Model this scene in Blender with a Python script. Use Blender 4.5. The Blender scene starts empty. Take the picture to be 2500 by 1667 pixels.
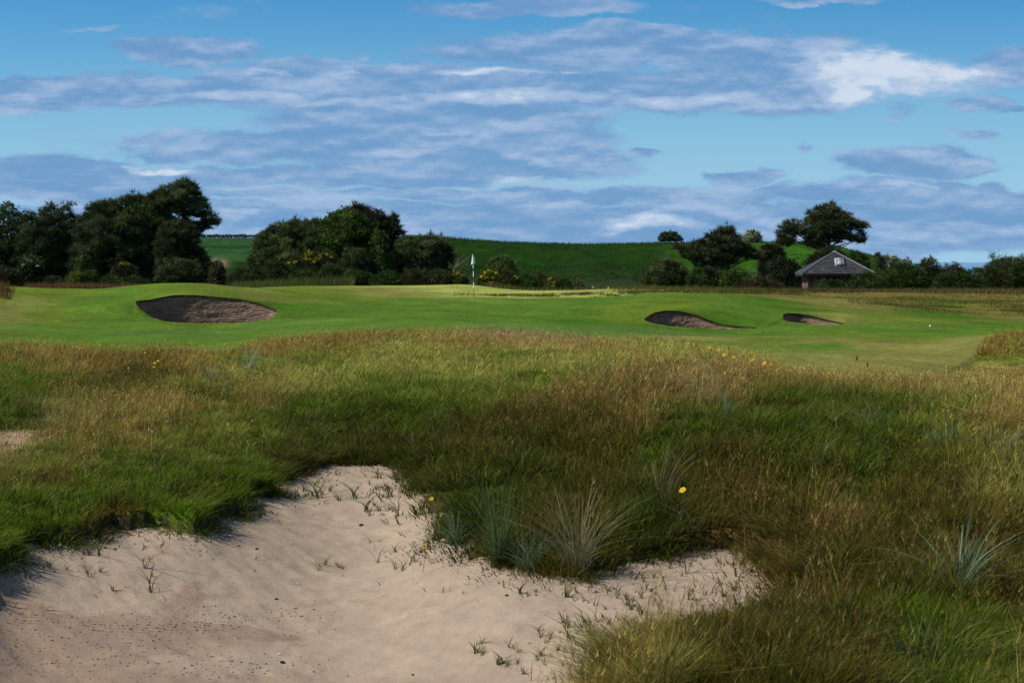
import bpy, math
import numpy as np
rng = np.random.default_rng(7)
SC = bpy.context.scene
COL = SC.collection
F = 4167.0            # focal length in photo pixels (60 mm on a 36 mm wide frame)
UC, VH = 1250.0, 640.0  # photo column of the optical axis, photo row of the horizon
EYE = 1.75            # eye height, metres

def P(u, v, Y):
    return np.array([(u-UC)/F*Y, Y, EYE-(v-VH)/F*Y])

def srgb(r, g, b):
    f = lambda c: c/12.92 if c <= .04045 else ((c+.055)/1.055)**2.4
    return np.array([f(r/255), f(g/255), f(b/255)])

# ------------------------------------------------------------------ noise
def vnoise(x, y, seed=0):
    x = np.asarray(x, float); y = np.asarray(y, float)
    xi = np.floor(x).astype(np.int64); yi = np.floor(y).astype(np.int64)
    fx = x-xi; fy = y-yi
    fx = fx*fx*(3-2*fx); fy = fy*fy*(3-2*fy)
    def h(a, b):
        n = (a*374761393+b*668265263+seed*974634777) & 0xffffffff
        n = ((n ^ (n >> 13))*1274126177) & 0xffffffff
        return ((n ^ (n >> 16)) & 0xffff)/65535.0
    return (h(xi, yi)*(1-fx)+h(xi+1, yi)*fx)*(1-fy)+(h(xi, yi+1)*(1-fx)+h(xi+1, yi+1)*fx)*fy
def fbm(x, y, octs=4, seed=0):
    s = 0; a = .5; t = 0
    for k in range(octs):
        s = s+a*vnoise(x*2**k+17.3*k, y*2**k+9.1*k, seed+k); t += a; a *= .5
    return s/t
def smooth(a, b, x):
    t = np.clip((x-a)/(b-a), 0, 1); return t*t*(3-2*t)

# ------------------------------------------------------------------ object helpers
def tag(o, label=None, cat=None, group=None, kind=None):
    if label: o['label'] = label
    if cat: o['category'] = cat
    if group: o['group'] = group
    if kind: o['kind'] = kind
    return o
def empty(name, loc, rz=0):
    o = bpy.data.objects.new(name, None); o.empty_display_size = .2
    o.location = [float(c) for c in loc]; o.rotation_euler = (0, 0, rz); COL.objects.link(o); return o
def mesh_obj(name, V, faces, mat, col=None, parent=None, smoothed=False, origin=None):
    """V (n,3); faces: list of (k,m) int arrays, all faces of an array having m corners; col (n,3)"""
    V = np.asarray(V, float)
    if origin is not None: V = V-np.asarray(origin, float)
    me = bpy.data.meshes.new(name)
    if not isinstance(faces, (list, tuple)): faces = [faces]
    faces = [np.asarray(f, np.int64) for f in faces if len(f)]
    me.vertices.add(len(V)); me.vertices.foreach_set('co', V.astype(np.float32).ravel())
    loops = np.concatenate([f.ravel() for f in faces]).astype(np.int32)
    tot = np.concatenate([np.full(len(f), f.shape[1]) for f in faces]).astype(np.int32)
    start = np.concatenate([[0], np.cumsum(tot)[:-1]]).astype(np.int32)
    me.loops.add(len(loops)); me.loops.foreach_set('vertex_index', loops)
    me.polygons.add(len(tot)); me.polygons.foreach_set('loop_start', start); me.polygons.foreach_set('loop_total', tot)
    me.update(calc_edges=True)
    if smoothed: me.polygons.foreach_set('use_smooth', np.ones(len(tot), bool))
    if col is not None:
        a = me.attributes.new('col', 'FLOAT_COLOR', 'POINT')
        c = np.ones((len(V), 4), np.float32); c[:, :3] = col
        a.data.foreach_set('color', c.ravel())
    me.validate()
    me.materials.append(mat)
    o = bpy.data.objects.new(name, me); COL.objects.link(o)
    if origin is not None and parent is None: o.location = [float(c) for c in origin]
    if parent is not None: o.parent = parent
    return o

class MB:
    """collects simple solids into one mesh"""
    def __init__(s): s.v = []; s.q = []; s.t = []; s.c = []; s.n = 0
    def add(s, V, q=(), t=(), col=(1, 1, 1)):
        V = np.asarray(V, float); s.v.append(V)
        if len(q): s.q.append(np.asarray(q)+s.n)
        if len(t): s.t.append(np.asarray(t)+s.n)
        s.c.append(np.broadcast_to(np.asarray(col, float), (len(V), 3))); s.n += len(V)
    def box(s, c, d, col=(1, 1, 1)):
        c = np.asarray(c, float); d = np.asarray(d, float)/2
        V = [c+d*np.array(k) for k in ((-1,-1,-1),(1,-1,-1),(1,1,-1),(-1,1,-1),(-1,-1,1),(1,-1,1),(1,1,1),(-1,1,1))]
        s.add(V, [(0,3,2,1),(4,5,6,7),(0,1,5,4),(1,2,6,5),(2,3,7,6),(3,0,4,7)], col=col)
    def tube(s, pts, rad, n=6, col=(1, 1, 1), cap=True):
        pts = np.asarray(pts, float); rad = np.broadcast_to(np.asarray(rad, float), (len(pts),))
        T = np.gradient(pts, axis=0) if len(pts) > 2 else np.repeat((pts[-1:]-pts[:1]), len(pts), 0)
        T /= np.linalg.norm(T, axis=1, keepdims=True)+1e-9
        ref = np.array([0, 1., 0]) if abs(T[:, 1]).mean() < .8 else np.array([1., 0, 0])
        A = np.cross(T, ref); A /= np.linalg.norm(A, axis=1, keepdims=True)+1e-9; B = np.cross(T, A)
        an = np.arange(n)/n*2*math.pi
        V = (pts[:, None]+rad[:, None, None]*(np.cos(an)[None, :, None]*A[:, None]+np.sin(an)[None, :, None]*B[:, None])).reshape(-1, 3)
        k = np.arange(len(pts)-1)[:, None]*n; j = np.arange(n)[None]; j2 = (j+1) % n
        q = np.stack([k+j, k+j2, k+n+j2, k+n+j], -1).reshape(-1, 4)
        s.add(V, q, col=col)
        if cap:
            L = len(V)
            for e in (0, len(pts)-1):
                base = s.n-L+e*n
                for i in range(1, n-1): s.t.append(np.array([[base, base+i, base+i+1]]))
    def build(s, name, mat, parent=None, smoothed=False, origin=None):
        f = []
        if s.q: f.append(np.concatenate(s.q))
        if s.t: f.append(np.concatenate(s.t))
        return mesh_obj(name, np.concatenate(s.v), f, mat, np.concatenate(s.c), parent, smoothed, origin)
def copy_tree(o, parent=None):
    c = o.copy(); COL.objects.link(c)
    if parent is not None: c.parent = parent
    for ch in list(o.children): copy_tree(ch, c)
    return c

# ------------------------------------------------------------------ materials
class NT:
    def __init__(s, tree): s.t = tree; s.N = tree.nodes; s.L = tree.links
    def n(s, typ, **kw):
        nd = s.N.new(typ)
        for k, val in kw.items():
            if k.startswith('_'): setattr(nd, k[1:], val)
        return nd
    def put(s, sock, val):
        if isinstance(val, bpy.types.NodeSocket): s.L.new(val, sock)
        elif val is not None:
            if hasattr(sock.default_value, '__len__') and not hasattr(val, '__len__'): val = [val]*len(sock.default_value)
            if hasattr(sock.default_value, '__len__') and len(sock.default_value) == 4 and len(val) == 3: val = list(val)+[1]
            sock.default_value = [float(x) for x in val] if hasattr(val, '__len__') else val
    def math(s, op, a, b=None, c=None, clamp=False):
        nd = s.n('ShaderNodeMath', _operation=op, _use_clamp=clamp)
        s.put(nd.inputs[0], a); s.put(nd.inputs[1], b); s.put(nd.inputs[2], c); return nd.outputs[0]
    def vmath(s, op, a, b=None, c=None):
        nd = s.n('ShaderNodeVectorMath', _operation=op)
        s.put(nd.inputs[0], a)
        if op == 'SCALE': s.put(nd.inputs[3], b)
        else: s.put(nd.inputs[1], b)
        if c is not None: s.put(nd.inputs[2], c)
        return nd.outputs[1] if op in ('DOT_PRODUCT', 'LENGTH', 'DISTANCE') else nd.outputs[0]
    def noise(s, vec, scale, detail=3, rough=.5, col=False):
        nd = s.n('ShaderNodeTexNoise'); s.put(nd.inputs['Vector'], vec); nd.inputs['Scale'].default_value = scale
        nd.inputs['Detail'].default_value = detail; nd.inputs['Roughness'].default_value = rough
        return nd.outputs['Color' if col else 'Fac']
    def step(s, x, a, b, lo=0., hi=1.):
        nd = s.n('ShaderNodeMapRange', _interpolation_type='SMOOTHSTEP')
        s.put(nd.inputs[0], x); s.put(nd.inputs[1], a); s.put(nd.inputs[2], b); s.put(nd.inputs[3], lo); s.put(nd.inputs[4], hi); return nd.outputs[0]
    def mix(s, f, a, b, typ='MIX'):
        nd = s.n('ShaderNodeMix', _data_type='RGBA', _blend_type=typ)
        s.put(nd.inputs[0], f); s.put(nd.inputs[6], a); s.put(nd.inputs[7], b); return nd.outputs[2]
def new_mat(name):
    m = bpy.data.materials.new(name); m.use_nodes = True; t = NT(m.node_tree); t.N.clear()
    t.out = t.n('ShaderNodeOutputMaterial'); return m, t
def mat_leaf(name, transl=.3, rough=.6, spec=.25, var=.25, scale=1.5):
    m, t = new_mat(name)
    at = t.n('ShaderNodeAttribute', _attribute_name='col').outputs['Color']
    pos = t.n('ShaderNodeNewGeometry').outputs['Position']
    k = t.math('MULTIPLY_ADD', t.noise(pos, scale, 3), 2*var, 1-var)
    c = t.vmath('SCALE', at, k)
    b = t.n('ShaderNodeBsdfPrincipled'); t.put(b.inputs['Base Color'], c); b.inputs['Roughness'].default_value = rough
    b.inputs['Specular IOR Level'].default_value = spec
    tr = t.n('ShaderNodeBsdfTranslucent'); t.put(tr.inputs['Color'], c)
    mx = t.n('ShaderNodeMixShader'); mx.inputs[0].default_value = transl
    t.L.new(b.outputs[0], mx.inputs[1]); t.L.new(tr.outputs[0], mx.inputs[2]); t.L.new(mx.outputs[0], t.out.inputs[0])
    return m
def mat_solid(name, colr=None, rough=.8, var=.2, scale=6, bump=0., metal=0., spec=.3, stretch=(1, 1, 1)):
    m, t = new_mat(name)
    pos = t.n('ShaderNodeNewGeometry').outputs['Position']; pos = t.vmath('MULTIPLY', pos, stretch)
    nz = t.noise(pos, scale, 5, .6)
    at = t.n('ShaderNodeAttribute', _attribute_name='col').outputs['Color'] if colr is None else tuple(colr)
    c = t.vmath('SCALE', at, t.math('MULTIPLY_ADD', nz, 2*var, 1-var)) if colr is None else t.mix(nz, [x*(1-var) for x in colr], [min(1, x*(1+var)) for x in colr])
    b = t.n('ShaderNodeBsdfPrincipled'); t.put(b.inputs['Base Color'], c); b.inputs['Roughness'].default_value = rough
    b.inputs['Metallic'].default_value = metal; b.inputs['Specular IOR Level'].default_value = spec
    if bump:
        bp = t.n('ShaderNodeBump'); bp.inputs['Strength'].default_value = bump; bp.inputs['Distance'].default_value = .03
        t.L.new(nz, bp.inputs['Height']); t.L.new(bp.outputs[0], b.inputs['Normal'])
    t.L.new(b.outputs[0], t.out.inputs[0]); return m

M = {}
M['grass'] = mat_leaf('grass_blades', .35, .7, .05, .2, 2.0)
M['needle'] = mat_leaf('pine_needles', .2, .7, .08, .3, .8)
M['leaf'] = mat_leaf('leaves', .3, .7, .08, .3, .8)
M['petal'] = mat_leaf('petals', .3, .6, .2, .08, 5)
M['bark'] = mat_solid('bark', (.09, .065, .05), .9, .4, 3, .4, stretch=(3, 3, .6))
M['white'] = mat_solid('white_paint', (.8, .8, .8), .5, .05, 8)
SKY_DUST, SKY_OZONE, SKY_STR, SUN_E, EXPO = .6, 2.0, .064, 3.8, 0.32
CLOUD_K, SKY_TINT, SKY_LOW = 12.5, (.29, .91, 1.37), .9
EDGE_U = [-200, 0, 150, 300, 420, 520, 620, 760, 900, 1150, 1300, 1400, 1680, 1780, 1900, 2000, 2120, 2290, 2330, 2370, 2410, 2460, 2700]
EDGE_Y = [32, 32, 31.5, 30, 29.5, 30.5, 33.5, 38, 41.5, 43, 42, 41, 37, 32, 27, 25, 24, 24, 26.5, 30.5, 35.5, 39.5, 40]
def rough_edge(u): return np.interp(u, EDGE_U, EDGE_Y)
# ------------------------------------------------------------------ terrain: height below the eye h(u, Y)
CP = []   # (u, Y, h)
def cp(u, *vy):
    for v, Y in vy: CP.append((u, Y, (v-VH)/F*Y))
for u in (-900, -300, 300, 900, 1500, 2100, 2800, 3500):
    CP.append((u, 4.5, 2.0)); CP.append((u, 7, 1.98))
for u in (-600, 0):
    cp(u, (1375, 10), (1190, 13), (1085, 16.3), (1040, 17.6), (960, 20.5), (880, 25), (832, 27.5), (880, 31), (818, 40), (782, 52), (742, 62), (703, 71), (694, 76), (708, 90))
cp(200, (1300, 11.2), (1190, 13.2), (1075, 16.4), (1020, 18.2), (950, 21), (875, 25.5), (846, 28), (880, 31), (832, 40), (790, 54), (742, 64), (708, 74), (703, 79), (709, 92))
cp(350, (832, 40), (798, 53), (758, 61), (722, 67), (698, 74), (707, 86))
cp(420, (1240, 12.2), (1100, 15.5), (1000, 18.6), (935, 21.5), (880, 25), (850, 28), (880, 31))
cp(500, (830, 41), (800, 55), (789, 60), (722, 64.5), (706, 70), (696, 75), (706, 86), (712, 100))
cp(680, (1140, 15.2), (1040, 18), (950, 22), (880, 27), (838, 31.5), (826, 35.5), (814, 45), (790, 56), (764, 62), (733, 70), (714, 80), (712, 95))
cp(900, (1080, 16.6), (1000, 19.3), (920, 24), (860, 30), (822, 37), (806, 42), (781, 54), (752, 66), (732, 79), (721, 92), (711, 105))
cp(1150, (1100, 15.5), (1000, 18.6), (920, 24), (860, 30), (822, 37), (803, 43), (780, 53), (755, 65), (738, 77), (725, 87), (724, 93), (712, 106), (694, 125))
cp(1300, (1290, 11.6), (1150, 13.6), (1040, 15.8), (985, 17.5), (930, 21), (870, 27), (828, 36), (810, 42), (786, 53))
cp(1420, (1420, 10.2), (1180, 13), (1040, 15.2), (970, 17), (920, 21), (862, 28), (832, 36), (814, 42), (790, 52), (760, 63), (738, 75), (724, 92), (713, 104))
cp(1573, (832, 36), (822, 42), (800, 50), (782, 56), (762, 60), (736, 68), (721, 79), (722, 90))
cp(1700, (1480, 9.4), (1310, 11.2), (1100, 13.4), (990, 15.4), (932, 18), (908, 21), (872, 28), (842, 35), (822, 43), (803, 52), (768, 57), (742, 63), (721, 73), (720, 80), (718, 95))
cp(1850, (870, 28), (846, 34), (826, 42), (806, 52), (786, 58), (756, 65), (723, 77), (722, 85), (716, 100))
cp(2000, (1480, 9.2), (1290, 11), (1090, 13.3), (996, 15.8), (958, 18.3), (932, 21.5), (905, 25), (882, 28), (856, 34), (830, 42), (806, 50), (792, 55), (772, 59), (758, 65), (738, 75), (729, 90), (713, 108))
cp(2150, (884, 28), (862, 33), (838, 40), (800, 52), (775, 61), (751, 73), (731, 90), (714, 110))
cp(2270, (1500, 9.1), (1300, 10.8), (1100, 13), (1000, 15.5), (962, 18.3), (936, 21.5), (906, 26), (864, 34), (838, 41), (800, 52), (779, 62), (756, 75), (736, 90), (713, 112))
for u in (2480, 3200):
    cp(u, (1600, 8.6), (1310, 10.6), (1100, 13), (985, 16), (960, 19), (942, 22), (920, 26), (870, 31), (812, 36.5), (812, 40), (800, 52), (785, 60), (758, 75), (737, 92), (713, 114))
for u in (850, 1080): cp(u, (697, 122), (705, 133))
cp(760, (699, 122)); cp(640, (704, 115)); cp(1180, (702, 122)); cp(1300, (712, 112), (711, 122)); cp(1500, (708, 115), (707, 125)); cp(1750, (712, 118))
for u, h in ((-600, 2.5), (0, 2.5), (300, 2.5), (600, 2.6), (900, 2.6), (1200, 2.9), (1500, 3.0), (1800, 3.0), (2030, 3.0), (2300, 3.0), (2600, 3.0), (3300, 3.0)):
    CP.append((u, 142, h)); CP.append((u, 165, h))
CP = np.array(CP)
def _uw(u, Y): return np.stack([(np.asarray(u, float)-UC)/330., np.log(np.asarray(Y, float))*4.2], -1)
def _phi(d2): return .5*d2*np.log(d2+1e-9)
_X = _uw(CP[:, 0], CP[:, 1]); _n = len(_X)
_K = _phi(((_X[:, None]-_X[None])**2).sum(-1))+np.eye(_n)*.02
_A = np.zeros((_n+3, _n+3)); _A[:_n, :_n] = _K; _A[:_n, _n] = 1; _A[:_n, _n+1:] = _X; _A[_n:, :_n] = _A[:_n, _n:].T
_W = np.linalg.solve(_A, np.concatenate([CP[:, 2], np.zeros(3)]))
def _rbf(X, C, W):
    out = np.empty(len(X)); n = len(C)
    for i in range(0, len(X), 20000):
        x = X[i:i+20000]
        d2 = (x**2).sum(1)[:, None]+(C**2).sum(1)[None]-2*x@C.T
        out[i:i+20000] = _phi(np.maximum(d2, 0))@W[:n]+W[n]+x@W[n+1:]
    return out
def near_h(u, Y):
    u = np.asarray(u, float); Y = np.asarray(Y, float); sh = np.broadcast(u, Y).shape
    u = np.broadcast_to(u, sh).ravel(); Y = np.broadcast_to(Y, sh).ravel()
    return _rbf(_uw(np.clip(u, -900, 3400), np.clip(Y, 4, 170)), _X, _W).reshape(sh)
CREST_U = [-900, 480, 640, 990, 1090, 1150, 1230, 1300, 1450, 1600, 1900, 1960, 2030, 2080, 2130, 2186, 2240, 2400, 3400]
CREST_V = [577, 577, 577, 578, 581, 586, 592, 595, 597, 594, 592, 594, 600, 612, 626, 650, 672, 690, 695]
def crest_v(u): return np.interp(u, CREST_U, CREST_V)
def far_h(u, Y):
    base = 2.85+.8*smooth(160, 300, Y)
    top = (crest_v(u)-VH)/F*400
    x = (np.asarray(u)-UC)/F*Y
    t = np.clip((Y-285)/(400-285), 0, 1)
    s = np.where(np.asarray(u) < 700, smooth(-.1, 1.15, t), smooth(.0, 1.0, t**1.1))
    s = np.clip(s, 0, 1)
    lump = (fbm(x/16+3, Y/34, 4, 5)-.5)*3.4*4*t*(1-t)*smooth(640, 900, np.asarray(u, float))
    return base*(1-s)+top*s-lump+(fbm(x/2.5, Y/4, 3, 8)-.5)*.5*smooth(300, 330, Y)*(1-smooth(380, 400, Y))
def base_h(u, Y):
    k = smooth(142, 172, Y)
    n = near_h(u, Y); f = far_h(u, Y); x_ = (np.asarray(u, float)-UC)/F*np.asarray(Y, float)
    n = n-((fbm(x_/7, np.asarray(Y, float)/6, 2, 141)-.5)*.30+(fbm(x_/2.2, np.asarray(Y, float)/2.6, 2, 143)-.5)*.07)*smooth(43, 50, Y)*smooth(135, 115, Y)
    return n*(1-k)+f*k
# ------------------------------------------------------------------ the sand pit at the front
LIP = np.array([(-700, 1500, 8.6), (-300, 1450, 9.6), (0, 1391, 11.0), (53, 1365, 11.3), (106, 1340, 11.6), (186, 1325, 11.9), (266, 1297, 12.3), (372, 1290, 12.5), (462, 1308, 12.3), (505, 1282, 12.7),
 (585, 1242, 13.5), (620, 1222, 13.9), (650, 1180, 14.8), (695, 1160, 15.3), (771, 1146, 15.7), (850, 1133, 16.0), (925, 1133, 16.0), (983, 1140, 15.7), (1036, 1165, 15.0), (1063, 1205, 13.9), (1079, 1258, 12.9), (1090, 1318, 12.1),
 (1132, 1335, 11.9), (1159, 1365, 11.5), (1250, 1382, 11.2), (1374, 1404, 10.95), (1437, 1411, 10.9), (1499, 1388, 11.15), (1589, 1360, 11.5), (1702, 1342, 11.75), (1759, 1336, 11.8), (1844, 1357, 11.45), (1912, 1391, 10.9), (1872, 1478, 10.0),
 (1787, 1528, 9.6), (1618, 1556, 9.4), (1544, 1604, 9.0), (1504, 1655, 8.7), (1476, 1715, 8.4), (1450, 1760, 8.2), (1400, 1900, 7.4), (900, 2150, 6.3), (0, 2250, 6.0), (-900, 2100, 6.3)])
SAND = [(u, Y, (v-VH)/F*Y) for u, v, Y in LIP]
for u, v, Y in ((-400, 1667, 9.0), (0, 1667, 9.35), (0, 1510, 10.35), (300, 1520, 10.5), (300, 1667, 9.5), (600, 1667, 9.6), (600, 1500, 10.9), (800, 1400, 12.1), (500, 1400, 11.6), (850, 1250, 14.0), (950, 1320, 12.9), (1000, 1500, 10.8), (1000, 1667, 9.5),
 (1300, 1667, 9.15), (1250, 1530, 10.0), (1450, 1500, 9.95), (1650, 1440, 10.45), (1760, 1410, 10.7), (720, 1210, 14.5)):
    SAND.append((u, Y, (v-VH)/F*Y))
SAND = np.array(SAND)
_SX = _uw(SAND[:, 0], SAND[:, 1]); _m = len(_SX)
_A = np.zeros((_m+3, _m+3)); _A[:_m, :_m] = _phi(((_SX[:, None]-_SX[None])**2).sum(-1))+np.eye(_m)*.01; _A[:_m, _m] = 1; _A[:_m, _m+1:] = _SX; _A[_m:, :_m] = _A[:_m, _m:].T
_SW = np.linalg.solve(_A, np.concatenate([SAND[:, 2], np.zeros(3)]))
def sand_h(u, Y):
    u = np.asarray(u, float); Y = np.asarray(Y, float); sh = np.broadcast(u, Y).shape
    u = np.broadcast_to(u, sh).ravel(); Y = np.broadcast_to(Y, sh).ravel()
    h = _rbf(_uw(u, Y), _SX, _SW).reshape(sh); u = u.reshape(sh); Y = Y.reshape(sh)
    x = (u-UC)/F*Y
    h = h-(fbm(x/.9, Y/.9, 4, 31)-.5)*.075-(fbm((x+.9*Y)/.16, (Y-.9*x)/.7, 3, 33)-.5)*.028-(fbm(x/.12, Y/.12, 2, 36)-.5)*.014
    return h
POLY = np.stack([(LIP[:, 0]-UC)/F*LIP[:, 2], LIP[:, 2]], -1)
def poly_sd(x, y, poly):
    """signed distance, positive inside"""
    x = np.asarray(x, float); y = np.asarray(y, float)
    d = np.full(x.shape, 1e9); ins = np.zeros(x.shape, bool); n = len(poly)
    for i in range(n):
        ax, ay = poly[i]; bx, by = poly[(i+1) % n]
        ex, ey = bx-ax, by-ay; L2 = ex*ex+ey*ey+1e-12
        t = np.clip(((x-ax)*ex+(y-ay)*ey)/L2, 0, 1)
        d = np.minimum(d, (x-ax-t*ex)**2+(y-ay-t*ey)**2)
        c = ((ay > y) != (by > y)) & (x < (bx-ax)*(y-ay)/(by-ay+1e-12)+ax); ins ^= c
    d = np.sqrt(d); return np.where(ins, d, -d)
def pit_d(u, Y):
    u, Y = np.broadcast_arrays(np.asarray(u, float), np.asarray(Y, float))
    d = np.full(u.shape, -9.); k = Y < 19
    if k.any():
        x = (u[k]-UC)/F*Y[k]; y = Y[k]
        d[k] = poly_sd(x, y, POLY)+(fbm(x/.35, y/.35, 3, 41)-.5)*.34+(fbm(x/.09, y/.09, 2, 43)-.5)*.12
    return d
def turf_h(u, Y, d=None):
    """turf surface incl. the lip that drops to the sand"""
    if d is None: d = pit_d(u, Y)
    u = np.asarray(u, float); Y = np.asarray(Y, float)
    h = base_h(u, Y); x = (u-UC)/F*Y
    amp = np.where(Y < 46, 1, 0)*smooth(46, 38, Y)
    h = h-(fbm(x/1.6, Y/1.6, 3, 51)-.5)*.16*amp
    h = h+.075*smooth(2.0, -2.0, Y-rough_edge(u))
    near = smooth(-1.3, -.02, d)
    if np.any(d > -1):
        hs = sand_h(u, Y)
        rim = np.minimum(np.maximum(h, hs-.09-.07*fbm(x/.5, Y/.5, 2, 55)), hs-.0-.05*fbm(x/.4, Y/.4, 2, 57))   # turf stands a little above the sand at the lip
        h = h*(1-near)+rim*near
        h = h+smooth(-.03, .09, d)*.55
    return h
_gu = np.arange(-100, 2621, 20.); _gy = np.exp(np.linspace(np.log(7.2), np.log(420), 900))
_GH = turf_h(_gu[None], _gy[:, None]); _GHs = sand_h(_gu[None], _gy[:, None]); _GD = pit_d(_gu[None], _gy[:, None])
_TOP = np.where(_GD > .05, _GHs, _GH)     # height below the eye of what one sees
def uv2Y(u, v, lift=0., ymin=7.2):
    i = int(np.clip(round((u+100)/20), 0, len(_gu)-1))
    vv = VH+(_TOP[:, i]-lift)/_gy*F
    k = np.nonzero((vv <= v) & (_gy >= ymin))[0]
    return float(_gy[k[0]]) if len(k) else 420.
def ground_z(u, Y):
    d = pit_d(u, Y)
    return float(EYE-np.where(d > .05, sand_h(u, Y), turf_h(u, Y, d)))
def gz_arr(u, Y): return EYE-turf_h(u, Y)

# ------------------------------------------------------------------ cover: colour of tips / bases and height of the plants
G = (.078, .140, .008); D = (.040, .050, .007); R = (.205, .110, .028); S = (.42, .34, .12); Pp = (.165, .165, .045); B = (.14, .09, .04)
GP = (.145, .190, .022); RS = (.255, .180, .052); RB = (.125, .070, .020); RD = (.080, .055, .010); DB = (.050, .040, .012); PS = (.315, .305, .075); PK = (.33, .235, .15); GD = (.060, .094, .006); SP = (.35, .29, .11)
CC = [(0,870,G),(100,855,RS),(200,885,R),(330,905,RD),(100,950,G),(0,1000,GD),(450,870,R),(550,900,PS),(620,880,GP),(500,960,GD),(400,1005,RS),(600,960,RS),(700,930,PS),(50,1050,PK),(20,1085,SP),(120,1060,RS),(200,1080,RS),(350,1050,RS),(480,1000,RS),
 (100,1120,GP),(300,1130,G),(500,1050,GP),(700,1020,G),(600,1100,G),(900,1000,GD),(0,1200,G),(200,1200,G),(400,1200,G),(550,1180,GD),(300,1270,RD),(100,1300,GD),(500,1250,RD),(750,1100,DB),(900,1090,DB),(1050,1060,DB),(950,1040,GD),(150,1140,RB),(250,1160,GP),
 (560,840,R),(700,850,RS),(850,830,R),(1000,840,PS),(1150,830,RS),(1300,815,PK),(1320,850,S),(900,900,PS),(750,890,GP),(1100,900,PS),(1300,900,PS),(1500,880,PS),(1000,960,G),(850,960,GP),(1200,950,GP),(1100,990,G),(1450,850,RS),(1600,850,PS),(1250,860,GP),(1420,925,GP),
 (1690,930,PK),(1640,925,RB),(1450,965,R),(1550,975,RB),(1600,970,R),(1800,930,R),(2000,930,RS),(2200,940,RS),(2400,950,SP),(2480,1000,RS),(1300,1030,RB),(1200,1040,RD),(1500,1050,RD),(1700,1030,GD),(1900,1000,GD),(2100,1010,GD),(2300,1030,GP),(1300,1130,D),(1500,1150,RD),(1700,1150,RD),(1900,1100,GD),(2100,1150,GD),(2300,1150,RD),(2450,1200,PS),(1600,1100,GD),
 (1200,1200,D),(1400,1300,RD),(1600,1280,D),(1800,1280,RB),(2000,1300,RB),(2200,1250,RD),(2000,1450,RB),(2200,1400,RD),(2400,1350,RB),(2200,1550,GD),(2400,1500,GD),(2450,1620,GP),(2250,1640,GD),(1900,1550,RD),(1700,1600,RD),(1550,1650,RS),(2100,1650,RD),(1700,1540,RD),(1950,1500,DB),(2350,1250,RD),(2480,1430,RD),
 (1950,870,PS),(2100,885,S),(2300,880,S),(2200,900,PS),(2450,805,RB),(2400,835,R),(2430,875,GP),(2490,890,RS),(2320,860,PS)]
_ci = np.array([(c[0]/190., math.log(uv2Y(c[0], c[1], .07))*5.5) for c in CC]); _cc = np.array([c[2] for c in CC])
def cover_col(u, Y):
    u = np.asarray(u, float); Y = np.asarray(Y, float); x = (u-UC)/F*Y
    wu = u+(fbm(x/1.1, Y/1.1, 3, 61)-.5)*260; wl = np.log(Y)*5.5+(fbm(x/1.1+7, Y/1.1, 3, 64)-.5)*1.3
    q = np.stack([wu/190., wl], -1).reshape(-1, 2); out = np.empty((len(q), 3))
    for i in range(0, len(q), 20000):
        d2 = ((q[i:i+20000, None]-_ci[None])**2).sum(-1)
        w = 1/(d2+.06)**2; out[i:i+20000] = (w@_cc)/w.sum(1, keepdims=True)
    return out.reshape(u.shape+(3,))
# ------------------------------------------------------------------ bunkers in the green: near lip / top lip in photo columns
BK = [dict(c=(62.3, 62.6), near=[(330,741),(342,754),(372,775),(402,784),(432,787),(491,789),(565,789),(625,785),(664,776),(677,762)],
           top=[(330,741),(336,735),(369,732),(396,726),(426,721),(476,721),(536,726),(580,730),(625,739),(655,750),(673,758),(677,762)], dn=2.0, dt=1.9),
      dict(c=(56.8, 55.0), near=[(1572,782),(1594,789),(1633,796),(1688,800),(1743,803),(1799,803),(1846,802)],
           top=[(1572,782),(1580,774),(1597,764),(1622,759),(1652,759),(1674,763),(1702,770),(1727,781),(1755,791),(1793,797),(1826,800),(1846,802)], dn=1.6, dt=2.1),
      dict(c=(58.6, 56.5), near=[(1910,774),(1912,780),(1923,784),(1945,787),(1992,791),(2020,792),(2059,792)],
           top=[(1910,774),(1912,768),(1923,765),(1945,766),(1978,771),(2020,782),(2059,792)], dn=1.4, dt=2.2)]
Ucols = np.concatenate([np.arange(-900, -100, 40.), np.arange(-100, 2604, 4.), np.arange(2604, 3400, 40.)])
Yrows = np.concatenate([np.geomspace(4.2, 7.5, 20, endpoint=False), np.arange(7.5, 19, .09), np.arange(19, 46, .3), np.arange(46, 100, .4), np.arange(100, 172, 1.5), np.arange(172, 285, 7), np.arange(285, 412, 1.6), [440, 520, 700, 1000]])
UU, YY = np.meshgrid(Ucols, Yrows); YB = YY.copy(); cut = np.zeros(UU.shape, bool); deltas = []
for b in BK:
    n = np.array(b['near'], float); t = np.array(b['top'], float); uL, uR = n[0, 0], n[-1, 0]; b['uL'], b['uR'] = uL, uR
    b['f'] = lambda u, n=n, t=t, b=b, uL=uL, uR=uR: (lambda s: (np.interp(u, n[:, 0], n[:, 1]), np.interp(u, t[:, 0], t[:, 1]),
        b['c'][0]+(b['c'][1]-b['c'][0])*s-b['dn']*np.sqrt(np.clip(4*s*(1-s), 0, 1))-.03, b['c'][0]+(b['c'][1]-b['c'][0])*s+b['dt']*np.sqrt(np.clip(4*s*(1-s), 0, 1))+.03))((u-uL)/(uR-uL))
def gsm(a, sg):
    if sg == 0: return a
    k = np.exp(-.5*(np.arange(-3*sg, 3*sg+1)/sg)**2); k /= k.sum(); return np.convolve(np.pad(a, 3*sg, mode='edge'), k, 'valid')
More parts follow.
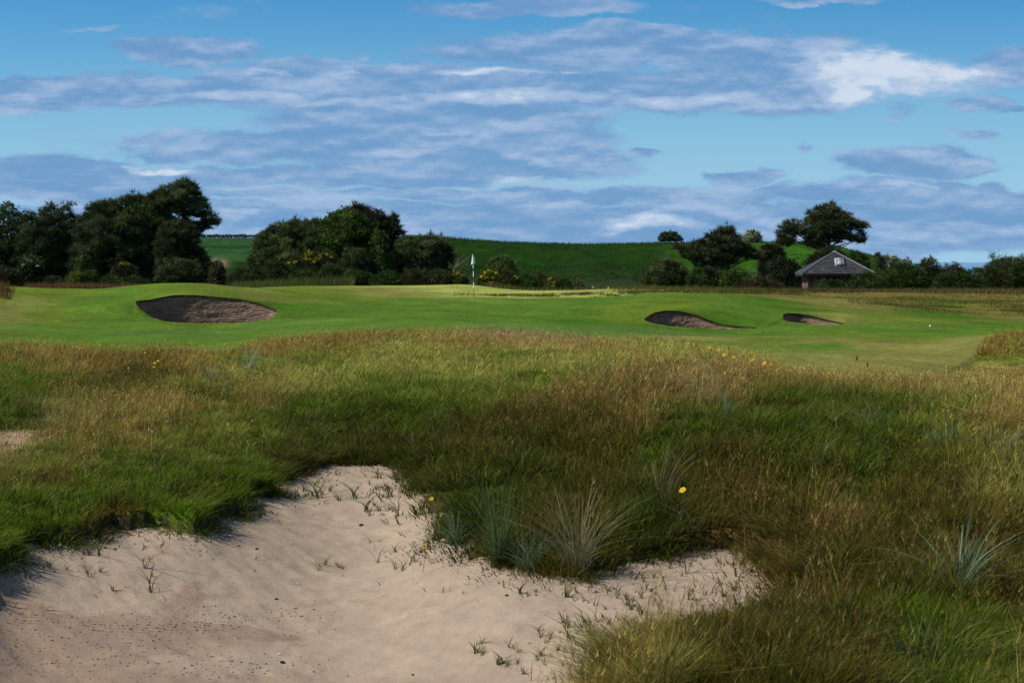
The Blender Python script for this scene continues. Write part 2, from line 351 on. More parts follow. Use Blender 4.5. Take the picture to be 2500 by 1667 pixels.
for grp in ([BK[0]], [BK[1], BK[2]]):
    ku = []; 
    for b in grp:
        uu_ = np.linspace(b['uL'], b['uR'], 160); ku.append(np.stack((uu_,)+b['f'](uu_)))
    ku = np.concatenate(ku, 1); vn, vt, Yn, Yt = (np.interp(Ucols, ku[0], ku[k]) for k in (1, 2, 3, 4))
    uL, uR = grp[0]['uL'], grp[-1]['uR']
    out = np.maximum(uL-Ucols, Ucols-uR); fade = np.exp(-(np.maximum(out, 0)/90)**2)
    Ym = sum(sum(b['c']) for b in grp)/2/len(grp); rc = int(np.argmin(abs(Yrows-Ym))); rn, rt = rc-3, rc+3
    Wd = 16
    for r in range(rn-Wd, rt+Wd+1):
        if r <= rn: k = 1-(rn-r)/Wd; YB[r] += k*fade*(Yn-Yrows[rn])
        elif r >= rt: k = 1-(r-rt)/Wd; YB[r] += k*fade*(Yt-Yrows[rt])
    for r in range(rn+1, rt):
        k = (r-rn)/(rt-rn); YB[r] = YB[rn]*(1-k)+YB[rt]*k
    for b in grp:
        ins = (Ucols >= b['uL']) & (Ucols <= b['uR'])
        for r in range(rn, rt): cut[r] |= ins
    hn = (vn-VH)/F*Yn; ht = (vt-VH)/F*Yt
    fade2 = np.exp(-(np.maximum(out, 0)/150)**2)
    deltas.append((rn, rt, Yn, Yt, (hn-base_h(Ucols, Yn))*fade2, (ht-base_h(Ucols, Yt))*fade2))
PD = pit_d(UU, YB); HH = turf_h(UU, YB, PD)
ridx = np.arange(len(Yrows))[:, None]
for rn, rt, Yn, Yt, dn, dt in deltas:
    kn = np.exp(-((Yn-YB)/3.0)**2); kt = np.exp(-((YB-Yt)/4.5)**2)
    def soft(a, dist):
        lv = [gsm(a, sg) for sg in (0, 3, 8, 18)]; x = np.clip(dist/.55, 0, 3); return sum(np.clip(1-abs(x-k), 0, 1)*lv[k][None] for k in range(4))
    dn0, dt0 = dn, dt; dn = soft(dn0, abs(Yn-YB)); dt = soft(dt0, abs(YB-Yt))
    mid = np.clip((ridx-rn)/(rt-rn), 0, 1)
    add = np.where(ridx <= rn, dn*kn, np.where(ridx >= rt, dt*kt, dn0*(1-mid)+dt0*mid))
    HH = HH+np.where((abs(YB-(Yn+Yt)/2) < 16), add, 0)
XX = (UU-UC)/F*YB; ZZ = EYE-HH
# ground colour
gcol = np.zeros(UU.shape+(3,)); lawn = np.zeros(UU.shape)
edge = rough_edge(UU)+(fbm(XX/2.0, YB/2.0, 3, 71)-.5)*3.0
is_lawn = smooth(-.8, .8, YB-edge)
LG = np.array((.076, .148, .017)); LO = np.array((.100, .150, .016)); LS = np.array((.175, .172, .046)); LD = np.array((.046, .115, .009)); LN = np.array((.080, .150, .028)); LP = np.array((.28, .31, .07)); FR = np.array((.13, .118, .028))
LC = [(40,720,LO),(60,745,LS),(20,780,LS),(150,770,LO),(130,720,LO),(300,720,LG),(250,760,LG),(400,705,LO),(600,715,LS),(700,745,LD),(330,800,LG),(150,800,LG),(300,840,LG),(600,810,LG),(520,705,LO),(640,700,LS),
 (900,745,LG),(1000,780,LG),(1150,760,LG),(1250,775,LG),(1400,750,LG),(1500,790,LD),(1640,740,LO),(1600,750,LO),(1450,730,LG),(1750,740,LG),(1850,760,LG),(1800,780,LD),(1900,745,LD),(2000,760,LD),(2000,735,LS),(2100,745,LS),(1700,815,LN),(1900,812,LG),(450,815,LN),(650,800,LN),(950,795,LN),(1250,800,LN),(1500,805,LN),(2100,800,LG),(2300,810,LG),(2450,795,LG),
 (850,806,LO),(1000,800,LO),(1700,828,LS),(1850,832,LO),(1950,835,LS),(2000,850,LG),(2120,845,LS),(2300,850,LS),(2150,825,LO),(2250,870,LS),(2100,880,LS),(700,714,LO),(800,708,LO),(900,708,LS),(1080,700,LP),(1150,703,LP),(1000,700,LP),(1300,716,LP),(1500,712,LP),(800,698,LO),
 (2060,770,LS),(2100,752,FR),(2150,770,LO),(2200,740,FR),(2300,745,LD),(2400,750,FR),(2300,770,LD),(2450,765,FR),(2050,720,FR),(2200,718,FR),(2450,718,FR),(1900,722,FR),(300,695,FR)]
_li = np.array([(c[0]/170., math.log(uv2Y(c[0], c[1], ymin=28))*8) for c in LC]); _lc = np.array([c[2] for c in LC])
def lawn_col(u, Y):
    x = (u-UC)/F*Y
    q = np.stack([(u+(fbm(x/4, Y/6, 3, 81)-.5)*200)/170., np.log(Y)*8+(fbm(x/4, Y/6, 3, 85)-.5)*1.0], -1).reshape(-1, 2); out = np.empty((len(q), 3))
    for i in range(0, len(q), 20000):
        w = 1/(((q[i:i+20000, None]-_li[None])**2).sum(-1)+.15)**2; out[i:i+20000] = (w@_lc)/w.sum(1, keepdims=True)
    return out.reshape(u.shape+(3,))
mow = np.sin((XX*.8+YB*.6)*2*math.pi/4.6+fbm(XX/6, YB/6, 2, 87)*1.5); mow = np.clip(mow*3, -1, 1)[..., None]*.045*(smooth(44, 50, YB)*smooth(110, 95, YB))[..., None]
m1 = (YB < 60); gcol[m1] = cover_col(UU[m1], YB[m1])*.75
m2 = (YB > 20); lc = np.zeros_like(gcol); lc[m2] = lawn_col(UU[m2], np.minimum(YB[m2], 130))
gcol = gcol*(1-is_lawn[..., None])+lc*(1+mow)*is_lawn[..., None]
soil = smooth(-.06, .02, PD)[..., None]*(YB < 19)[..., None]; gcol = gcol*(1-soil)+np.array((.055, .04, .028))*soil
bare = np.exp(-((UU-20)/95)**2-((YB-16.9)/.9)**2)[..., None]; gcol = gcol*(1-bare)+np.array((.36, .25, .18))*bare
# hill: cloud shade on the middle painted as darker green, sunlit right end brighter
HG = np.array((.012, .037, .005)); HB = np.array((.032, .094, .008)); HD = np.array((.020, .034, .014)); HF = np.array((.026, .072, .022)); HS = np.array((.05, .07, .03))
hv = VH+HH/YB*F
n1 = fbm(XX/7, YB/14, 4, 91); n2 = fbm(XX/1.6+5, YB/3, 3, 95)
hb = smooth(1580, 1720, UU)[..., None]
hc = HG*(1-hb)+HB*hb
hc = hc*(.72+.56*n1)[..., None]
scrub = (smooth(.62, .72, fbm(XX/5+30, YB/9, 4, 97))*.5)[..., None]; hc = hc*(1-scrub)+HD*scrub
low = (smooth(330, 300, YB)*(UU > 900))[..., None]*.5; hc = hc*(1-low)+HS*.6*low
fld = (smooth(690, 660, UU)*smooth(332, 338, YB))[..., None]
rows = (.8+.4*(np.sin(YB*2.2+fbm(XX/9, YB/9, 2, 99)*3) > 0))*(1-.35*np.exp(-((YB-366)/5)**2))
hc = hc*(1-fld)+HF*rows[..., None]*(.8+.4*n2)[..., None]*fld
dirt = (np.exp(-((UU-532)/22)**2-((YB-331)/9)**2))[..., None]; hc = hc*(1-dirt)+np.array((.25, .19, .14))*dirt
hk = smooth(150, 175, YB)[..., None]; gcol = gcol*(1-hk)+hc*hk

m, t = new_mat('turf')
at = t.n('ShaderNodeAttribute', _attribute_name='col').outputs['Color']
pos = t.n('ShaderNodeNewGeometry').outputs['Position']
st = t.vmath('MULTIPLY', pos, (1, .45, 1))
na = t.noise(st, .45, 6, .68); nb = t.noise(st, 5, 4, .65); nc = t.noise(st, 26, 3, .7)
k = t.math('MULTIPLY_ADD', na, 1.3, .35); k = t.math('MULTIPLY', k, t.math('MULTIPLY_ADD', nb, 1.1, .45)); k = t.math('MULTIPLY', k, t.math('MULTIPLY_ADD', nc, 1.2, .4))
c = t.vmath('SCALE', at, k)
dry = t.math('MULTIPLY', t.step(nb, .55, .75), t.step(t.noise(st, 1.7, 3), .45, .65)); dry = t.math('MULTIPLY', dry, .5)
c = t.mix(dry, c, t.vmath('MULTIPLY', c, (2.0, 1.45, 1.5)))
bs = t.n('ShaderNodeBsdfPrincipled'); t.put(bs.inputs['Base Color'], c); bs.inputs['Roughness'].default_value = 1; bs.inputs['Specular IOR Level'].default_value = .01
bp = t.n('ShaderNodeBump'); bp.inputs['Strength'].default_value = .6; bp.inputs['Distance'].default_value = .05
t.L.new(t.math('ADD', nb, t.math('MULTIPLY', nc, .5)), bp.inputs['Height']); t.L.new(bp.outputs[0], bs.inputs['Normal'])
t.L.new(bs.outputs[0], t.out.inputs[0]); M['turf'] = m

nr, ncl = UU.shape
I = np.arange(nr*ncl).reshape(nr, ncl)
q = np.stack([I[:-1, :-1], I[:-1, 1:], I[1:, 1:], I[1:, :-1]], -1)
drop = np.zeros((nr-1, ncl-1), bool)
for r in range(nr-1): drop[r] = cut[r, :-1] & cut[r, 1:]
drop |= (PD[:-1, :-1] > .45) & (PD[1:, 1:] > .45)
q = q[~drop]
ground = mesh_obj('ground', np.stack([XX, YB, ZZ], -1).reshape(-1, 3), [q], M['turf'], gcol.reshape(-1, 3), smoothed=True)
tag(ground, kind='structure')
# wide plain all round, out to the horizon
m, t = new_mat('sea_water'); bs = t.n('ShaderNodeBsdfPrincipled'); t.put(bs.inputs['Base Color'], (.17, .32, .46)); bs.inputs['Roughness'].default_value = .25; t.L.new(bs.outputs[0], t.out.inputs[0])
mb = MB(); mb.add([(-9000, 405, -2.6), (9000, 405, -2.6), (9000, 19000, -2.6), (-9000, 19000, -2.6)], [(0, 1, 2, 3)]); tag(mb.build('sea', m), kind='structure')
mb = MB(); mb.add([(-3000, -300, -2.9), (3000, -300, -2.9), (3000, 700, -2.9), (-3000, 700, -2.9)], [(0, 1, 2, 3)], col=(.05, .09, .025))
tag(mb.build('terrain', M['turf']), kind='structure')

# ------------------------------------------------------------------ sand
su = np.concatenate([np.arange(-900, -60, 30.), np.arange(-60, 2000, 4.)]); sy = np.concatenate([np.arange(5.6, 8.5, .12), np.arange(8.5, 17.2, .04)])
SU, SY = np.meshgrid(su, sy); SD = poly_sd((SU-UC)/F*SY, SY, POLY); SH = sand_h(SU, SY)
I = np.arange(SU.size).reshape(SU.shape); q = np.stack([I[:-1, :-1], I[:-1, 1:], I[1:, 1:], I[1:, :-1]], -1)
q = q[(SD[:-1, :-1] > -.35)]
m, t = new_mat('sand')
pos = t.n('ShaderNodeNewGeometry').outputs['Position']
def gauss(cx, cy, rx, ry, dist):
    d = t.vmath('MULTIPLY', t.vmath('SUBTRACT', dist, (cx, cy, 0)), (1/rx, 1/ry, 0)); return t.math('POWER', 2.718, t.math('MULTIPLY', t.vmath('DOT_PRODUCT', d, d), -1))
w = t.vmath('SCALE', t.vmath('SUBTRACT', t.noise(pos, 2.5, 4, .6, True), (.5, .5, .5)), .9); dp = t.vmath('ADD', pos, w)
str_ = t.n('ShaderNodeMapping'); str_.inputs['Rotation'].default_value = (0, 0, math.radians(-28)); str_.inputs['Scale'].default_value = (1.0, 4.5, 1); t.L.new(dp, str_.inputs[0])
nl = t.noise(str_.outputs[0], 1.6, 5, .6); nf = t.noise(pos, 38, 4, .7); nm = t.noise(pos, 6, 4, .6)
c = t.mix(nl, (.316, .242, .174), (.368, .296, .222))
c = t.mix(t.math('MULTIPLY', t.step(nl, .56, .68), .6), c, (.28, .205, .145))
c = t.vmath('SCALE', c, t.math('MULTIPLY_ADD', nm, .5, .74)); c = t.vmath('SCALE', c, t.math('MULTIPLY_ADD', nf, .46, .77))
# damp, gritty floor of the pit
damp = None
for u0, v0, Y0, rx, ry in ((60, 1520, 10.3, 1.3, .42), (330, 1530, 10.35, .65, .20), (520, 1520, 10.6, .55, .16), (430, 1480, 11.0, .22, .35), (150, 1660, 9.35, 2.2, .42), (-300, 1560, 9.7, 1.6, .8)):
    g = gauss((u0-UC)/F*Y0, Y0, rx, ry, dp); damp = g if damp is None else t.math('MAXIMUM', damp, g)
damp = t.step(t.math('MULTIPLY', damp, t.math('ADD', t.math('MULTIPLY_ADD', nm, 1.2, .1), t.math('MULTIPLY', nf, .6))), .22, .62)
c = t.mix(t.math('MULTIPLY', damp, t.math('MULTIPLY_ADD', nf, 1.1, .12)), c, (.225, .155, .112))
vor = t.n('ShaderNodeTexVoronoi'); vor.inputs['Scale'].default_value = 28; t.L.new(pos, vor.inputs['Vector'])
spk = t.math('MULTIPLY', t.step(vor.outputs['Distance'], .30, .17), t.step(t.noise(pos, 9, 3, .6), .5, .62))
spk = t.math('MULTIPLY', spk, t.math('MULTIPLY_ADD', damp, .75, .12)); c = t.mix(spk, c, (.10, .065, .045))
bs = t.n('ShaderNodeBsdfPrincipled'); t.put(bs.inputs['Base Color'], c); bs.inputs['Roughness'].default_value = .9; bs.inputs['Specular IOR Level'].default_value = .12
bp = t.n('ShaderNodeBump'); bp.inputs['Strength'].default_value = .55; bp.inputs['Distance'].default_value = .02
t.L.new(t.math('ADD', t.math('MULTIPLY', nf, .35), t.math('ADD', t.math('MULTIPLY', nm, .8), nl)), bp.inputs['Height']); t.L.new(bp.outputs[0], bs.inputs['Normal'])
t.L.new(bs.outputs[0], t.out.inputs[0]); M['sand'] = m
sand = mesh_obj('sand', np.stack([(SU-UC)/F*SY, SY, EYE-SH], -1).reshape(-1, 3), [q], m, smoothed=True); tag(sand, kind='structure')

# ------------------------------------------------------------------ stacked-turf bunkers
m, t = new_mat('sod_wall')
pos = t.n('ShaderNodeNewGeometry').outputs['Position']; st = t.vmath('MULTIPLY', pos, (1, 1, 3)); at = t.n('ShaderNodeAttribute', _attribute_name='col').outputs['Color']
n1 = t.noise(st, 3.5, 5, .65); n2 = t.noise(st, 16, 4, .7)
c = t.vmath('SCALE', at, t.math('MULTIPLY_ADD', n1, 1.1, .45)); c = t.vmath('SCALE', c, t.math('MULTIPLY_ADD', n2, 1.0, .5))
bs = t.n('ShaderNodeBsdfPrincipled'); t.put(bs.inputs['Base Color'], c); bs.inputs['Roughness'].default_value = .95; bs.inputs['Specular IOR Level'].default_value = .1
bp = t.n('ShaderNodeBump'); bp.inputs['Strength'].default_value = 1; bp.inputs['Distance'].default_value = .06; t.L.new(n2, bp.inputs['Height']); t.L.new(bp.outputs[0], bs.inputs['Normal'])
t.L.new(bs.outputs[0], t.out.inputs[0]); M['sod'] = m
BL = ['wide turf-walled bunker with a sunlit ribbed face under the grassy mound', 'half shaded turf-walled bunker tapering to a thin sandy tail', 'small dark teardrop shaped bunker cut into the green slope below the wooden shelter']
for b, lab in zip(BK, BL):
    uL, uR = b['uL'], b['uR']; us = np.linspace(uL, uR, 260); vn, vt, Yn, Yt = b['f'](us)
    zt = EYE-(vt-VH)/F*Yt; zn = EYE-(vn-VH)/F*Yn; zs = EYE-(vn-VH)/F*Yt      # zs: where the sight line over the near lip meets the wall
    zb = np.minimum(zs, zn)-.22
    floor = float(np.min(zn))-.12; zb = np.maximum(zb, floor-.02); zb = np.minimum(zb, zt-.01)
    root = empty('bunker', ((uL+uR)/2/F*0+((uL+uR)/2-UC)/F*Yt.mean(), Yt.mean(), floor)); tag(root, lab, 'bunker', 'turf-walled bunkers in the green'); og = np.array(root.location)
    nv = 70; layer = .062
    V = []; C = []
    x0 = (us-UC)/F*Yt; nx = -np.gradient(Yt, x0); ln = np.sqrt(nx*nx+1)
    for j in range(nv+1):
        s = j/nv; z = zb+(zt-zb)*s
        wob = (fbm(us/26, us*0+z*1.5, 3, 3)-.5)*.11
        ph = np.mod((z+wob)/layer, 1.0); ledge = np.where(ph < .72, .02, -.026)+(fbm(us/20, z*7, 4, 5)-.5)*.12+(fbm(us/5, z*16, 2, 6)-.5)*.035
        lean = (zt-z)*.38
        off = np.where(s > .985, 0, (lean+ledge))*np.clip((zt-zb)/.15, 0, 1)
        over = .05*smooth(.90, 1.0, s)
        # towards the viewer along the wall's normal
        V.append(np.stack([x0-(-nx/ln)*0, Yt-off+over*0-0*ln, z], -1))
        lay = np.floor((z+wob)/layer); hsh = vnoise(lay*3.7, us/18., 9)
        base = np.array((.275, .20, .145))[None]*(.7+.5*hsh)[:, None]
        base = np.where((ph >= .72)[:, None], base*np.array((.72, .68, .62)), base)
        base = np.where((s > .93+.05*vnoise(us/5, us*0, 4))[:, None], np.array((.06, .05, .022)), base); C.append(base)
    V = np.array(V); C = np.array(C); n0, n1_ = V.shape[:2]; I = np.arange(n0*n1_).reshape(n0, n1_)
    q = np.stack([I[:-1, :-1], I[:-1, 1:], I[1:, 1:], I[1:, :-1]], -1).reshape(-1, 4)
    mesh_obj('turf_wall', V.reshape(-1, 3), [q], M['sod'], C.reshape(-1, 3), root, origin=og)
    # floor of sand and the hidden inner bank under the near lip
    A = np.stack([(us-UC)/F*Yn, Yn, zn], -1); Bv = np.stack([(us-UC)/F*(Yn+.25), Yn+.25, np.minimum(zb, zn-.1)], -1); Cv = V[0]*1.0
    W = np.concatenate([A, Bv, Cv]); k = np.arange(len(us)-1); n = len(us)
    q = np.concatenate([np.stack([k+i*n, k+1+i*n, k+1+(i+1)*n, k+(i+1)*n], -1) for i in (0, 1)])
    mesh_obj('sand_floor', W, [q], M['sand'], None, root, origin=og)
    # ragged fringe of grass hanging over the top lip
    N = int(len(us)*14); uu = rng.uniform(uL+2, uR-3, N); vn2, vt2, Yn2, Yt2 = b['f'](uu); zt2 = EYE-(vt2-VH)/F*Yt2
    L = rng.uniform(.03, .11, N)*np.clip((vn2-vt2)/12, .1, 1); p = np.stack([(uu-UC)/F*Yt2, Yt2-.01, zt2+.015], -1)
    tip = p+np.stack([rng.normal(0, .025, N), -.05-rng.random(N)*.05, -L+.03], -1); sd = np.array([.016, 0, 0])
    Vf = np.stack([p-sd, p+sd, tip], 1).reshape(-1, 3); cf = np.repeat(np.array((.07, .085, .022))*rng.uniform(.6, 1.5, (N, 1)), 3, 0)
    mesh_obj('grass_fringe', Vf, [np.arange(3*N).reshape(-1, 3)], M['grass'], cf, root, origin=og)
# ------------------------------------------------------------------ blades of grass
def blades(base, hgt, lean, yaw, wid, cb, ct, bend=1.0, segs=2, wyaw=None):
    """base (n,3); returns V, [quads, tris], col.  lean = horizontal reach of the tip as a share of the height"""
    n = len(base); d = np.stack([np.cos(yaw), np.sin(yaw), 0*yaw], -1)
    wy = rng.uniform(0, math.pi, n) if wyaw is None else wyaw
    # keep the flat side mostly turned to the open (blades twist)
    s = np.stack([np.cos(wy), np.sin(wy), 0*wy], -1)*wid[:, None]*.5
    V = []; C = []
    for k in range(segs):
        t = k/segs; p = base+d*(hgt*lean*t**(1+bend))[:, None]; p[:, 2] += hgt*(t-.28*lean*t*t); w = (1-.25*t)
        V += [p-s*w, p+s*w]; c = cb*(1-t)+ct*t; C += [c, c]
    p = base+d*(hgt*lean)[:, None]; p[:, 2] += hgt*(1-.28*lean); V.append(p); C.append(ct)
    m = 2*segs+1; V = np.stack(V, 1).reshape(-1, 3); C = np.stack(C, 1).reshape(-1, 3); o = (np.arange(n)*m)[:, None]
    q = np.concatenate([o+np.array([2*k, 2*k+1, 2*k+3, 2*k+2]) for k in range(segs-1)]) if segs > 1 else np.zeros((0, 4), int)
    t = o+np.array([2*segs-2, 2*segs-1, 2*segs])
    return V, q, t, C
class Tuftmesh:
    def __init__(s): s.V = []; s.q = []; s.t = []; s.C = []; s.n = 0
    def add(s, V, q, t, C):
        s.V.append(V); s.q.append(q+s.n); s.t.append(t+s.n); s.C.append(C); s.n += len(V)
    def build(s, name, mat, parent=None, origin=None):
        return mesh_obj(name, np.concatenate(s.V), [x for x in (np.concatenate(s.q), np.concatenate(s.t)) if len(x)], mat, np.concatenate(s.C), parent, origin=origin)

def height_field(u, Y):
    x = (u-UC)/F*Y
    h = .11+.09*fbm(x/.8, Y/.8, 3, 111)
    h = h+.05*smooth(1150, 1400, u)*smooth(15, 11, Y)
    h = h*(1-.30*smooth(20, 30, Y))
    short = smooth(1850, 2000, u)*smooth(21.5, 23, Y)*smooth(33, 30.5, Y); h = h*(1-.66*short)
    short = np.exp(-((u-40)/100)**2-((Y-16.9)/.8)**2); h = h*(1-.7*short)
    h = h*(1-.45*np.exp(-((u-1760)/200.)**2-((Y-9.4)/.6)**2))
    h = h*(1-.45*np.exp(-((u-1040)/60.)**2-((Y-11.8)/1.)**2))
    h = h*(1-.35*smooth(900, 500, u)*smooth(19, 15, Y))
    return h
NB = 520000
iy = rng.uniform(1/46., 1/7.6, int(NB*1.9)); iy = np.where(rng.random(len(iy)) < .5, rng.uniform(1/46., 1/14., len(iy)), iy)
Yb = 1/iy; ub = rng.uniform(-90, 2590, len(Yb)); xb = (ub-UC)/F*Yb
pd = pit_d(ub, Yb); ed = rough_edge(ub)+(fbm(xb/2.0, Yb/2.0, 3, 71)-.5)*3.0
dens = np.where(pd > .05+.14*rng.random(len(Yb))**2, 0, 1)*smooth(.5, -.9, Yb-ed)
bare = np.exp(-((ub-20)/95)**2-((Yb-16.9)/.75)**2); dens = dens*(1-.8*bare)
clump = fbm(xb/.25, Yb/.25, 2, 115); dens = dens*(.55+.45*smooth(.25, .6, clump))
sp_ = smooth(.75, 0, pd)*np.where(xb > .3, .11, .07)*(fbm(xb/.18, Yb/.18, 2, 117) > .52)
dens = np.maximum(dens, np.where(pd > 0, sp_, 0))
k = rng.random(len(Yb)) < dens; Yb, ub, xb, pd, clump = Yb[k], ub[k], xb[k], pd[k], clump[k]
nB = len(Yb); h0 = turf_h(ub, Yb, pd); h0 = np.where(pd > -.04, np.minimum(h0, sand_h(ub, Yb)), h0); base = np.stack([xb, Yb, EYE-h0-.01], -1)
cc = cover_col(ub, Yb)*(1.3+.4*smooth(19, 26, Yb))[:, None]
# tussocks: every blade belongs to a clump with its own vigour, colour and spread
CS = .30; gx_ = np.floor(xb/CS); gy_ = np.floor(Yb/CS); best = np.full(nB, 9.); tdx = np.zeros(nB); tdy = np.zeros(nB); tid = np.zeros(nB)
for ox in (-1, 0, 1):
    for oy in (-1, 0, 1):
        cx_ = gx_+ox; cy_ = gy_+oy; hx = vnoise(cx_*1.0, cy_*1.0, 201); hy = vnoise(cx_*1.0, cy_*1.0, 202)
        ddx = xb-(cx_+hx)*CS; ddy = Yb-(cy_+hy)*CS; dd_ = np.hypot(ddx, ddy); m_ = dd_ < best
        best[m_] = dd_[m_]; tdx[m_] = ddx[m_]; tdy[m_] = ddy[m_]; tid[m_] = vnoise(cx_*1.0, cy_*1.0, 203)[m_]
tu = np.clip(best/(CS*.6), 0, 1); tid2 = np.mod(tid*7.31, 1); tid3 = np.mod(tid*23.7, 1)
tcol = np.array([(.105, .15, .008), (.17, .155, .03), (.16, .095, .022), (.05, .07, .005), (.27, .235, .065), (.085, .14, .010)])[np.minimum((tid2*6).astype(int), 5)]
lum = cc.mean(1, keepdims=True)/.09
cc = cc*.78+tcol*np.clip(lum, .4, 2.2)*.22; cc = cc*(.72+.56*tid3)[:, None]
hg = height_field(ub, Yb)*rng.uniform(.45, 1.25, nB)*(.75+.5*clump)*(.6+.8*tid)*(1.2-.4*tu)
hg = np.where(pd > .05, hg*.6, hg)
yaw = rng.uniform(0, 2*math.pi, nB)
wind = rng.normal(.25, .6, nB)     # breeze from the left
lip = smooth(-.35, 0, pd)
# blades at the lip hang out over the sand
gx = pit_d(ub+4, Yb)-pit_d(ub-4, Yb); gy = pit_d(ub, Yb+.03)-pit_d(ub, Yb-.03); gx = gx/(8/F*Yb); gy = gy/.06
dirx = .8*np.cos(yaw)+wind+1.6*lip*gx+tdx/CS*2.4; diry = .8*np.sin(yaw)+1.6*lip*gy+tdy/CS*2.4; yaw = np.arctan2(diry, dirx)
lean = rng.uniform(.1, .75, nB)+.45*lip+.5*tu*tid2
wid = np.clip(.0034+.00034*Yb, .005, .016)*rng.uniform(.6, 1.3, nB)*(1+1.1*(rng.random(nB) < .05))
kind = rng.random(nB)
green = np.array((.050, .085, .006)); straw = np.array((.38, .33, .10)); rust = np.array((.19, .10, .045))
j = rng.uniform(.7, 1.35, (nB, 1))
ct = cc*j; cb = (cc*.72+green*.25)*j
dead = kind < .02+.11*np.clip((lum[:, 0]-.7)/1.2, 0, 1); ct[dead] = straw*rng.uniform(.4, 1.1, (dead.sum(), 1))*np.clip(lum[dead], .5, 1.2); cb[dead] = straw*.5
flat_ = kind < .035; lean[flat_] += .8; hg[flat_] *= 1.15
fresh = kind > .80; ct[fresh] = np.array((.11, .17, .012))*rng.uniform(.7, 1.2, (fresh.sum(), 1))
gray = (kind > .76) & (kind < .80); ct[gray] = np.array((.19, .21, .09))*rng.uniform(.7, 1.2, (gray.sum(), 1))
T = Tuftmesh(); T.add(*blades(base, hg, lean, yaw, wid, cb, ct))
tag(T.build('rough_grass', M['grass']), kind='stuff')
# flowering stalks of the fescue, thin stem with a loose rusty head
redness = np.clip((cc[:, 0]-cc[:, 1])/.10, 0, 1)
pick = rng.random(nB) < (.010+.10*redness)*(1-.85*np.clip(lip, 0, 1))*np.where((ub > 1900) & (Yb > 22.5) & (Yb < 31), .15, 1)
b2 = base[pick]; n2 = len(b2); hs = (height_field(ub[pick], Yb[pick])*1.35+.05)*rng.uniform(.6, 1.25, n2); w2 = wid[pick]*.5
tc = (np.array([(.27, .16, .04), (.38, .31, .10), (.20, .11, .035)])[rng.integers(0, 3, n2)]*.75*np.clip(lum[pick], .5, 1.5)+cc[pick]*.25)*rng.uniform(.7, 1.4, (n2, 1))
yw = np.arctan2(rng.normal(0, .6, n2), rng.normal(.4, .6, n2)); le = rng.uniform(.05, .5, n2)
T = Tuftmesh(); T.add(*blades(b2, hs, le, yw, w2, tc*.7+green*.2, tc, segs=2))
d = np.stack([np.cos(yw), np.sin(yw), 0*yw], -1); tipp = b2+d*(hs*le)[:, None]; tipp[:, 2] += hs*(1-.28*le)
for r in range(3):
    off = rng.normal(0, 1, (n2, 3))*np.stack([w2*1.5, w2*1.5, hs*.05], -1); p = tipp+off; p[:, 2] -= rng.random(n2)*hs*.16
    T.add(*blades(p, hs*rng.uniform(.07, .15, n2), np.full(n2, .5), yw+rng.normal(0, .6, n2), w2*rng.uniform(1.0, 1.8, n2), tc, tc*1.15, segs=1))
tag(T.build('fescue_seed_heads', M['grass']), kind='stuff')

# taller rough behind and beside the green
def far_patch(n, ur, Yr, hgt, cols, wmul=1., dens=None, seed=0, hfun=None):
    Y = 1/rng.uniform(1/Yr[1], 1/Yr[0], n); u = rng.uniform(ur[0], ur[1], n); x = (u-UC)/F*Y
    if dens is not None:
        k = rng.random(n) < dens(u, Y, x); u, Y, x = u[k], Y[k], x[k]
    n = len(u); z = EYE-base_h(u, Y); c = np.array(cols)[rng.integers(0, len(cols), n)]*rng.uniform(.65, 1.35, (n, 1))
    q = fbm(x/3, Y/4, 3, 120+seed)[:, None]; c = c*(.75+.5*q)
    h = hgt*rng.uniform(.5, 1.3, n)*(.6+.8*fbm(x/1.2, Y/2, 3, 130+seed))
    return blades(np.stack([x, Y, z-.02], -1), h, rng.uniform(.1, .6, n), np.arctan2(rng.normal(0, .6, n), rng.normal(.3, .6, n)), np.clip(Y*.00035*wmul, .01, .2)*rng.uniform(.7, 1.3, n), c*.8, c, segs=1 if Y.mean() > 60 else 2)
T = Tuftmesh()
purple = [(.19, .115, .085), (.22, .14, .095), (.13, .10, .05), (.11, .10, .03), (.09, .10, .02)]; olive = [(.10, .09, .02), (.13, .10, .025), (.16, .125, .035), (.08, .10, .015)]; greenl = [(.06, .11, .02), (.09, .12, .03), (.13, .12, .04)]
pale = [(.18, .17, .07), (.21, .18, .09), (.14, .15, .05)]
T.add(*far_patch(8000, (1105, 1580), (93.5, 101), .17, olive+greenl+pale, 1, lambda u, Y, x: (.15+.85*smooth(1150, 1260, u)*smooth(1590, 1540, u))*smooth(.35, .6, fbm(x/.8, Y/3, 3, 74)), 1))
T.add(*far_patch(12000, (1480, 2000), (97, 112), .22, olive+greenl+[(.20, .13, .05)], 1, lambda u, Y, x: smooth(1480, 1560, u)*smooth(2010, 1930, u)*(.4+.6*smooth(.35, .6, fbm(x/1.5, Y/4, 3, 75))), 2))
T.add(*far_patch(26000, (1820, 2620), (88, 114), .30, purple+olive, 1, lambda u, Y, x: smooth(98, 106, Y+(u-2100)*.006+9*(fbm(x/4, Y/8, 3, 77)-.5))*smooth(1830, 2000, u)*(.35+.65*smooth(.35, .6, fbm(x/1.5, Y/4, 3, 76))), 3))
T.add(*far_patch(26000, (1960, 2620), (66, 99), .13, olive+greenl+[(.19, .13, .035)]*2, 1, lambda u, Y, x: smooth(.45, .62, fbm(x/2.5, Y/6, 3, 78)+.12*smooth(2100, 2350, u))*smooth(1960, 2200, u)*smooth(67+(2400-u)*.016, 75+(2400-u)*.016, Y), 4))
T.add(*far_patch(7000, (60, 350), (88, 95), .42, [(.16, .085, .045), (.19, .11, .05), (.13, .08, .035)], 1, None, 5))
